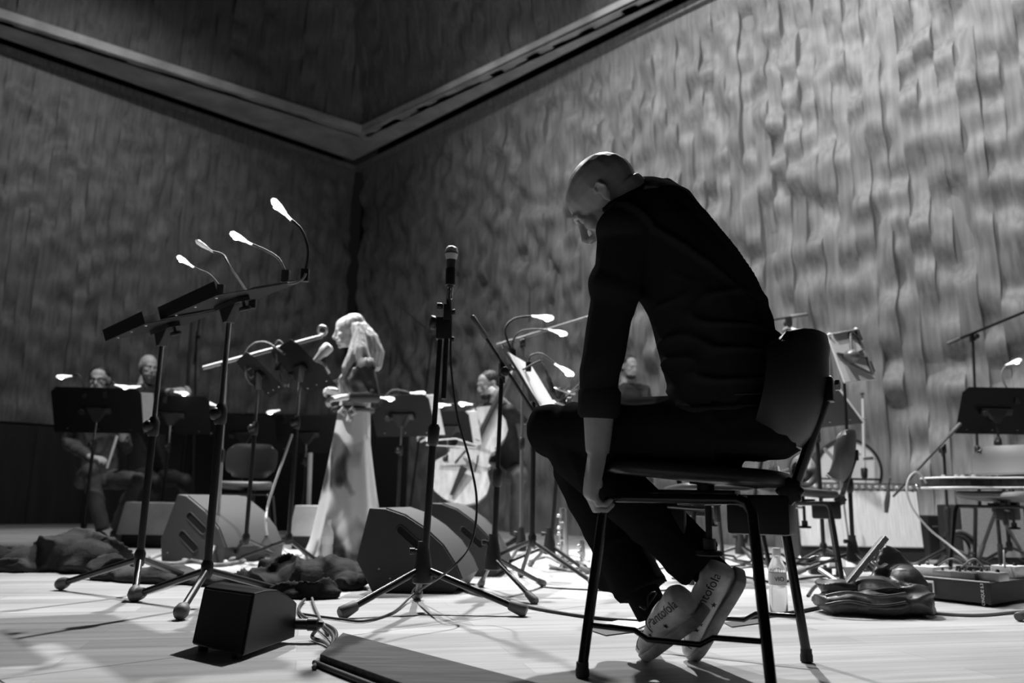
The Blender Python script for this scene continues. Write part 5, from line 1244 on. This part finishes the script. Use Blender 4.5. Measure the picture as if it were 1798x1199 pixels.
# microphone hung in front of the amplifier
c = gx(1668, 985, 5.5)
mic_stand('boom stand slanting down to the amplifier\'s grille', c, feet_around(c, .3, 75), at(1657, 790, 5.45), (at(1686, 744, 5.4), at(1568, 872, 5.5)), hub=.14, split=.5)
hmk = thing('amp_microphone', 'dark flat microphone hanging before the amplifier\'s grille', 'microphone', at(1558, 880, 5.5))
MB().tube([at(1561, 853, 5.5), at(1559, 870, 5.5), at(1557, 884, 5.5), at(1556, 900, 5.5)], [.012, .022, .026, .018], 12, flat=.6).build('body', mat('microphone_grey_paint', .035), hmk, world=True)
MB().cyl(at(1561, 853, 5.5), at(1564, 840, 5.5), .008, .010).build('connector', CHROME, hmk, world=True)
# right boom stand
c = gx(1724, 985, 6.0)
mic_stand('boom stand with level boom, rising behind the guitar', c, feet_around(c, .32, 200), at(1708, 592, 6.0), (at(1664, 603, 5.95), at(1815, 541, 6.05)), hub=.14, split=.5, tmat=BLACKMETAL, boomr=.011)
# right music stand
c = gx(1775, 985, 5.7)
msQ = music_stand('dark music stand behind the upholstered chair at the right edge', c, feet_around(c, .3, 75), (-1, .02, 0), 62, at(1778, 722, 5.7).z, hub=.14, upper=.8, dw=.52, dh=.36)
lamp_px('stand light curling up at the right edge of the picture', [(1786, 700), (1766, 678), (1759, 655), (1768, 640)], (1790, 632), 5.65, .085, lit=True, nm=CABLEGREY)
# chair with guitar
GC = mat('grey_chair_upholstery', .2, .55, bump=((220, 220, 220), .25, .001))
gcx = V((at(1752, 868, 5.05).x, 5.05, 0))
chG = make_chair('grey upholstered orchestra chair with the guitar on its seat', gcx, math.radians(222), pad=GC)
gt = thing('electric_guitar', 'dark hollow-body electric guitar with white binding lying on the chair', 'guitar', gcx + V((0, 0, .52)))
g0 = at(1626, 838, 4.95); gz = .515; gx0, gx1 = g0.x, at(1790, 838, 4.95).x
GL = .64
oc = [(0, .13), (.02, .05), (.07, 0), (.14, -.015), (.22, .01), (.28, .035), (.33, .03), (.39, .0), (.45, -.005), (.475, .02), (.475, .05), (.45, .09), (.47, .14), (.50, .17), (.5, .23), (.47, .27), (.40, .29), (.33, .27), (.28, .255), (.22, .27), (.14, .30), (.07, .29), (.02, .23)]
sg2 = GL / .52
def gp(u, v, z): return V((gx0 + u * sg2, 4.78 + v * sg2 + .12 * u, z + .02 * u))
pts = [gp(u, v, gz) for u, v in oc]
MB().prism(pts, (0, 0, .062)).build('body', mat('dark_sunburst', .03, .2, var=((8, 8, 8), .6, 3)), gt, world=True, smooth=False)
for z in (gz + .002, gz + .060):
    MB().tube([gp(u, v, z) for u, v in oc], .006, 6, closed=True).build('binding', mat('white_binding', .75, .4), gt, world=True)
for u, v in ((.06, .08), (.11, .05), (.16, .08), (.20, .05)): MB().lathe([(.013, 0), (.013, .012), (.010, .016)], gp(u, v, gz + .062), (0, 0, 1), 14).build('knob', mat('amber_knob', .35, .3), gt, world=True)
for u in (.26, .34): MB().box(gp(u, .14, gz + .07), (.04, .09, .016)).build('pickup', CHROME, gt, bevel=.003, world=True)
MB().box(gp(.2, .14, gz + .07), (.016, .09, .018)).build('bridge', CHROME, gt, bevel=.003, world=True)
MB().box(gp(.13, .14, gz + .068), (.04, .08, .01)).build('tailpiece', CHROME, gt, bevel=.003, world=True)
MB().prism([gp(.40, .115, gz + .062), gp(.40, .165, gz + .062), gp(.95, .16, gz + .085), gp(.95, .12, gz + .085)], (0, 0, .02)).build('neck', mat('dark_fretboard', .04, .4), gt, bevel=.002, world=True)
for k in range(6): MB().tube([gp(.2, .122 + .007 * k, gz + .084), gp(.95, .122 + .007 * k, gz + .108)], .0012, 5).build('string', DULLMETAL, gt, world=True)
cable('pale guitar cable drooping from the guitar to the floor', [gp(.0, .14, gz + .03), at(1612, 829, 4.95), at(1597, 838, 4.95), at(1592, 862, 4.95), at(1603, 893, 4.95), at(1630, 927, 4.9), at(1668, 958, 4.85), at(1700, 985, 4.8), fl(1712, 1006, .01)], .0065, mat('cable_pale', .45, .5), 'cables on the stands')
# tripod under / behind the guitar chair
th = at(1750, 893, 5.35); tpd = thing('tripod', 'dull metal tripod standing behind the guitar chair\'s legs', 'tripod', V((th.x, th.y, 0)))
MB().lathe([(.03, -.02), (.03, .02), (.015, .03), (.015, .08)], th).build('collar', PLASTIC, tpd, world=True)
for p_ in (fl(1712, 1000), fl(1760, 1004), fl(1806, 992)):
    lg = MB().tube([th, V((p_.x, p_.y, .01))], [.012, .012], 10).build('leg', mat('dark_tube_metal', .10, .3, .6), tpd, world=True)
    v_ = (V((p_.x, p_.y, .01)) - th).normalized()
    MB().tube([V((p_.x, p_.y, .015)) - v_ * .16, V((p_.x, p_.y, .012))], [.017, .019], 10).build('rubber_sleeve', GREYRUBBER, lg, world=True)
# second cabinet and black case
Yb = 5.85; x2, x3 = at(1686, 930, Yb).x, at(1850, 930, Yb).x; h2_ = at(1700, 886, Yb).z
cb2 = thing('speaker_cabinet', 'grey-clothed speaker cabinet behind the guitar chair', 'amplifier', V(((x2 + x3) / 2, Yb, 0)))
MB().box(((x2 + x3) / 2, Yb + .15, h2_ / 2), (x3 - x2, .3, h2_)).build('cabinet', mat('black_tolex', .02), cb2, bevel=.012, world=True, smooth=False)
MB().box(((x2 + x3) / 2, Yb - .004, h2_ / 2 + .02), (x3 - x2 - .03, .008, h2_ - .08)).build('grille_cloth', mat('grey_grille_cloth', .30, .75, bump=((420, 420, 420), .6, .002), var=((200, 200, 200), .2, 2)), cb2, world=True, smooth=False)
Yc = 6.35; x4, x5 = at(1630, 930, Yc).x, at(1666, 930, Yc).x; h3_ = at(1645, 905, Yc).z
cs2 = thing('equipment_case', 'small black case between the amplifier and the speaker cabinet', 'case', V(((x4 + x5) / 2, Yc, 0)))
MB().box(((x4 + x5) / 2, Yc + .1, h3_ / 2), (x5 - x4, .2, h3_)).build('shell', PLASTIC, cs2, bevel=.01, world=True, smooth=False)
MB().tube([V((x4 + .03, Yc - .01, h3_ * .75)), V((x4 + .03, Yc - .04, h3_ * .75)), V((x5 - .03, Yc - .04, h3_ * .75)), V((x5 - .03, Yc - .01, h3_ * .75))], .006, 8).build('handle', RUBBER, cs2, world=True)
hp = thing('cable_coil', 'dark coiled cable on the floor under the guitar chair', 'cable', fl(1692, 985))
for k in range(4): MB().torus(at(1692, 958, 5.6) + V((0, .02 * k, -.004 * k)), .10 - .008 * k, .010, (.1, -1, .25), 32, 8).build('loop', CABLE if k % 2 else CABLEGREY, hp, world=True)

# ------------------------------------------------------------------ pedalboard with lettering
pc0, pl0, pr0 = fl(1742, 1067), fl(1598, 1050), fl(1850, 1050)
pb = thing('pedalboard', 'dark pedalboard lettered CINQUE 5.3 beside the leather bag', 'pedalboard', pc0)
back = (pl0 - pc0); rgt = (pr0 - pc0).normalized() * .5; ph = .098
PB = mat('dark_pedalboard_fabric', .035, .7, bump=((300, 300, 300), .4, .001))
MB().prism([pc0 + V((0, 0, .012)), pc0 + rgt + V((0, 0, .012)), pl0 + rgt + V((0, 0, .012)), pl0 + V((0, 0, .012))], (0, 0, ph - .012)).build('case', PB, pb, bevel=.005, world=True, smooth=False)
nb_l = (pl0 - pc0).cross(V((0, 0, 1))).normalized()
if nb_l.y > 0: nb_l = -nb_l
el_ = (pc0 - pl0).normalized()
for p_ in (pc0, pl0): 
    MB().prism([p_ + V((0, 0, .01)) - el_ * (.012 if p_ is pc0 else 0) + nb_l * .001, p_ + el_ * (.0 if p_ is pc0 else .012) + V((0, 0, .01)) + nb_l * .001, p_ + el_ * (.0 if p_ is pc0 else .012) + V((0, 0, ph)) + nb_l * .001, p_ - el_ * (.012 if p_ is pc0 else 0) + V((0, 0, ph)) + nb_l * .001], nb_l * .003).build('corner_rail', DULLMETAL if p_ is pl0 else PLASTIC, pb, world=True, smooth=False)
tc_ = pc0 - el_ * .032 + V((0, 0, ph * .5)) + nb_l * .0015
xx, yy = V((0, 0, 1)), -el_
text_mesh('lettering', 'CINQUE 5.3', .017, Matrix(((xx.x, yy.x, nb_l.x, tc_.x), (xx.y, yy.y, nb_l.y, tc_.y), (xx.z, yy.z, nb_l.z, tc_.z), (0, 0, 0, 1))), mat('white_print', .85, .5), pb, .0005)
hc_ = pl0.lerp(pc0, .2) + V((0, 0, ph * .55)) + nb_l * .004
MB().tube([hc_ + el_ * x + V((0, 0, z)) for x, z in ((-.045, -.026), (.045, -.026), (.045, .026), (-.045, .026))], .006, 8, closed=True).build('handle', mat('white_plastic', .7, .4), pb, world=True)
MB().tube([pl0 + V((0, 0, ph + .002)), pc0 + V((0, 0, ph + .002))], .003, 6).build('edge_rail', DULLMETAL, pb, world=True)
def pedal(label, u, v, w_, d_, h, m):
    p = pc0.lerp(pl0, u) + rgt * v + V((0, 0, ph + .002)); t = thing('effects_pedal', label, 'pedal', p, math.atan2(rgt.y, rgt.x), 'effects pedals')
    MB().box((0, 0, h / 2), (w_, d_, h)).build('housing', m, t, bevel=.003)
    for q in (-1, 1): MB().lathe([(.007, h), (.006, h + .012)], (q * w_ * .25, d_ * .2, 0), n=10).build('knob', CHROME, t)
    MB().lathe([(.009, h), (.009, h + .006), (.006, h + .012)], (0, -d_ * .28, 0), n=12).build('footswitch', CHROME, t)
SIL = mat('silver_pedal', .45, .35, .6); WHT = mat('white_pedal', .75, .45)
for i, a_ in enumerate([('silver pedal at the near corner of the pedalboard', .12, .22, .10, .11, .035, SIL), ('grey pedal second from the near corner', .34, .15, .11, .1, .03, mat('grey_pedal', .2, .4, .4)), ('wide silver pedal in the middle of the pedalboard', .58, .2, .14, .1, .028, SIL), ('white pedal at the far end of the pedalboard', .86, .2, .16, .11, .04, WHT), ('white pedal at the right of the pedalboard', .2, .75, .12, .1, .05, WHT), ('black pedal on the right half of the pedalboard', .55, .6, .12, .1, .04, PLASTIC)]): pedal(*a_)
for lab, pts in (('patch lead arching over the near pedals', [(.1, .1, .05), (.2, .08, .09), (.35, .05, .05)]), ('patch lead across the middle pedals', [(.3, .1, .05), (.45, .05, .085), (.65, .08, .05)]), ('pale patch lead over the right pedals', [(.1, .5, .05), (.15, .6, .12), (.25, .75, .06)])):
    cable(lab, [pc0.lerp(pl0, u) + rgt * v + V((0, 0, ph + z)) for u, v, z in pts], .004, CABLEGREY, 'patch leads on the pedalboard')
# white pedals on the floor beyond the bag
def floor_box(label, px, py, w_, d_, h, m, rz=.3):
    t = thing('effects_pedal', label, 'pedal', fl(px, py), rz, 'effects pedals'); MB().box((0, 0, h / 2), (w_, d_, h)).build('housing', m, t, bevel=.004)
    MB().lathe([(.012, h), (.010, h + .015)], (w_ * .25, 0, 0), n=12).build('knob', CHROME, t)
    MB().lathe([(.008, h), (.006, h + .012)], (-w_ * .2, 0, 0), n=10).build('footswitch', CHROME, t)
floor_box('white floor pedal under the amplifier, left of the slim stand', 1470, 996, .22, .12, .06, WHT)
floor_box('white floor pedal behind the leather bag\'s frame', 1520, 1000, .2, .12, .05, WHT, .1)
floor_box('black floor pedal left of the leather bag', 1440, 1008, .12, .1, .04, PLASTIC, -.2)

# ------------------------------------------------------------------ leather doctor's bag
LEATHER = mat('worn_dark_leather', .055, .38, var=((10, 10, 10), .5, 5), bump=((60, 60, 60), .25, .004))
bg = thing('leather_bag', 'slouched dark leather bag with a metal frame, open, on the floor', 'bag', fl(1535, 1085))
bp_ = lambda px, py, Y: at(px, py, Y)
lb = MB(); Yg = 3.0
fl_b = fl(1535, 1078)
def lump(px, py, dy, rx, ry, rz): p = at(px, py, fl_b.y + dy); lb.ell(p, (rx, ry, rz), None, 18, 12)
lump(1480, 1058, 0, .10, .10, .045); lump(1535, 1062, -.02, .14, .11, .05); lump(1595, 1055, 0, .085, .11, .06); lump(1470, 1030, .03, .07, .08, .03)
lump(1530, 1035, .04, .12, .10, .05); lump(1590, 1030, .05, .075, .09, .08)
# tall slouching side
lb.loft([[at(x, y, fl_b.y + .08 + o) for x, y, o in r_] for r_ in ([(1520, 1040, -.06), (1628, 1050, -.06), (1630, 1050, .08), (1520, 1040, .08)], [(1535, 1000, -.03), (1612, 1005, -.03), (1612, 1005, .07), (1535, 1000, .07)], [(1545, 970, 0), (1588, 978, 0), (1588, 978, .06), (1545, 970, .06)], [(1554, 956, .01), (1572, 962, .01), (1572, 962, .05), (1554, 956, .05)])])
for v in lb.v: v.z = max(v.z, .004)
fuse(lb, 'body', LEATHER, bg, voxel=.007, it=5, post=lambda p, n: max(0, 1 - abs(noise.noise(V((p.x * 7, p.y * 7, p.z * 22)))) * 3) ** 2 * .016 * (0 if p.z < .015 else 1 if p.z < .11 else .25))
fa_, fb2 = at(1484, 1030, fl_b.y - .02), at(1554, 944, fl_b.y + .05); fd = (fb2 - fa_).normalized(); fs_ = fd.cross(V((0, 1, 0))).normalized()
fr_ = MB().box((fa_ + fb2) / 2, ((fb2 - fa_).length, .03, .022), (fd, fs_.cross(fd), fs_)).build('frame_bar', mat('dark_frame_metal', .3, .35, .6), bg, bevel=.003, world=True)
for i in range(7): MB().ell(fa_.lerp(fb2, .08 + .14 * i) + V((.004, -.018, -.006)), .0035, nu=8, nv=6).build('rivet', CHROME, fr_, world=True)
f2 = at(1440, 1000, fl_b.y + .12)
MB().tube([fa_, fa_.lerp(f2, .5), f2], [(.012, .01)] * 3, 8).build('frame_bar', mat('dark_frame_metal', .12), bg, world=True)
MB().prism([at(1481, 996, fl_b.y + .1), at(1512, 996, fl_b.y + .1), at(1500, 1022, fl_b.y + .04), at(1492, 1022, fl_b.y + .04)], (0, .01, 0)).build('inner_divider', LEATHER, bg, world=True)
MB().tube(crom([at(1532, 985, fl_b.y), at(1545, 995, fl_b.y - .01), at(1556, 990, fl_b.y - .005)], 6), [.012] * 13, 8, flat=.35).build('buckle_tab', mat('light_leather_tab', .22, .35), bg, world=True)
MB().tube(crom([at(1548, 1012, fl_b.y - .03), at(1572, 1028, fl_b.y - .05), at(1600, 1040, fl_b.y - .06), at(1624, 1052, fl_b.y - .05)], 6), .0018, 6).build('stitching', mat('pale_thread', .35, .6), bg, world=True)
for y in (1046, 1062): MB().tube(crom([at(1450, y, fl_b.y - .1), at(1490, y - 6, fl_b.y - .125), at(1540, y + 2, fl_b.y - .13), at(1590, y - 4, fl_b.y - .11)], 6), [.006] * 19, 8).build('strap', LEATHER, bg, world=True)
# bottle with label, right of the chair
bt_ = bottle('clear plastic water bottle with a VIO label behind the chair leg', fl(1368, 1077), .238, .033, mat('pale_printed_label', .55, .5), mat('clear_plastic_bottle', .85, .1, trans=.75, ior=1.15, bump=((30, 30, 30), .06, .002)))
lp = V((bt_.location.x, bt_.location.y, 0)) + V((-.004, -.0345, .238 * .53))
text_mesh('lettering', 'VIO', .022, Matrix(((1, 0, 0, lp.x), (0, 0, -1, lp.y), (0, 1, 0, lp.z), (0, 0, 0, 1))), INK, bt_, .0006)
# stand foot cut by the right edge
sf = thing('tripod_stand', 'rubber-footed stand leg entering at the right edge', 'stand', fl(1788, 1083))
p0, p1 = fl(1790, 1082, .018), fl(1900, 1040, .06); vd = (p1 - p0).normalized()
MB().tube([p0, p1], .009, 10)  .build('leg', BLACKMETAL, sf, world=True)
MB().tube([p0 - vd * .012, p0 - vd * .008, p0 + vd * .04, p0 + vd * .045], [.013, .0165, .015, .012], 14).build('rubber_foot', GREYRUBBER, sf, world=True)
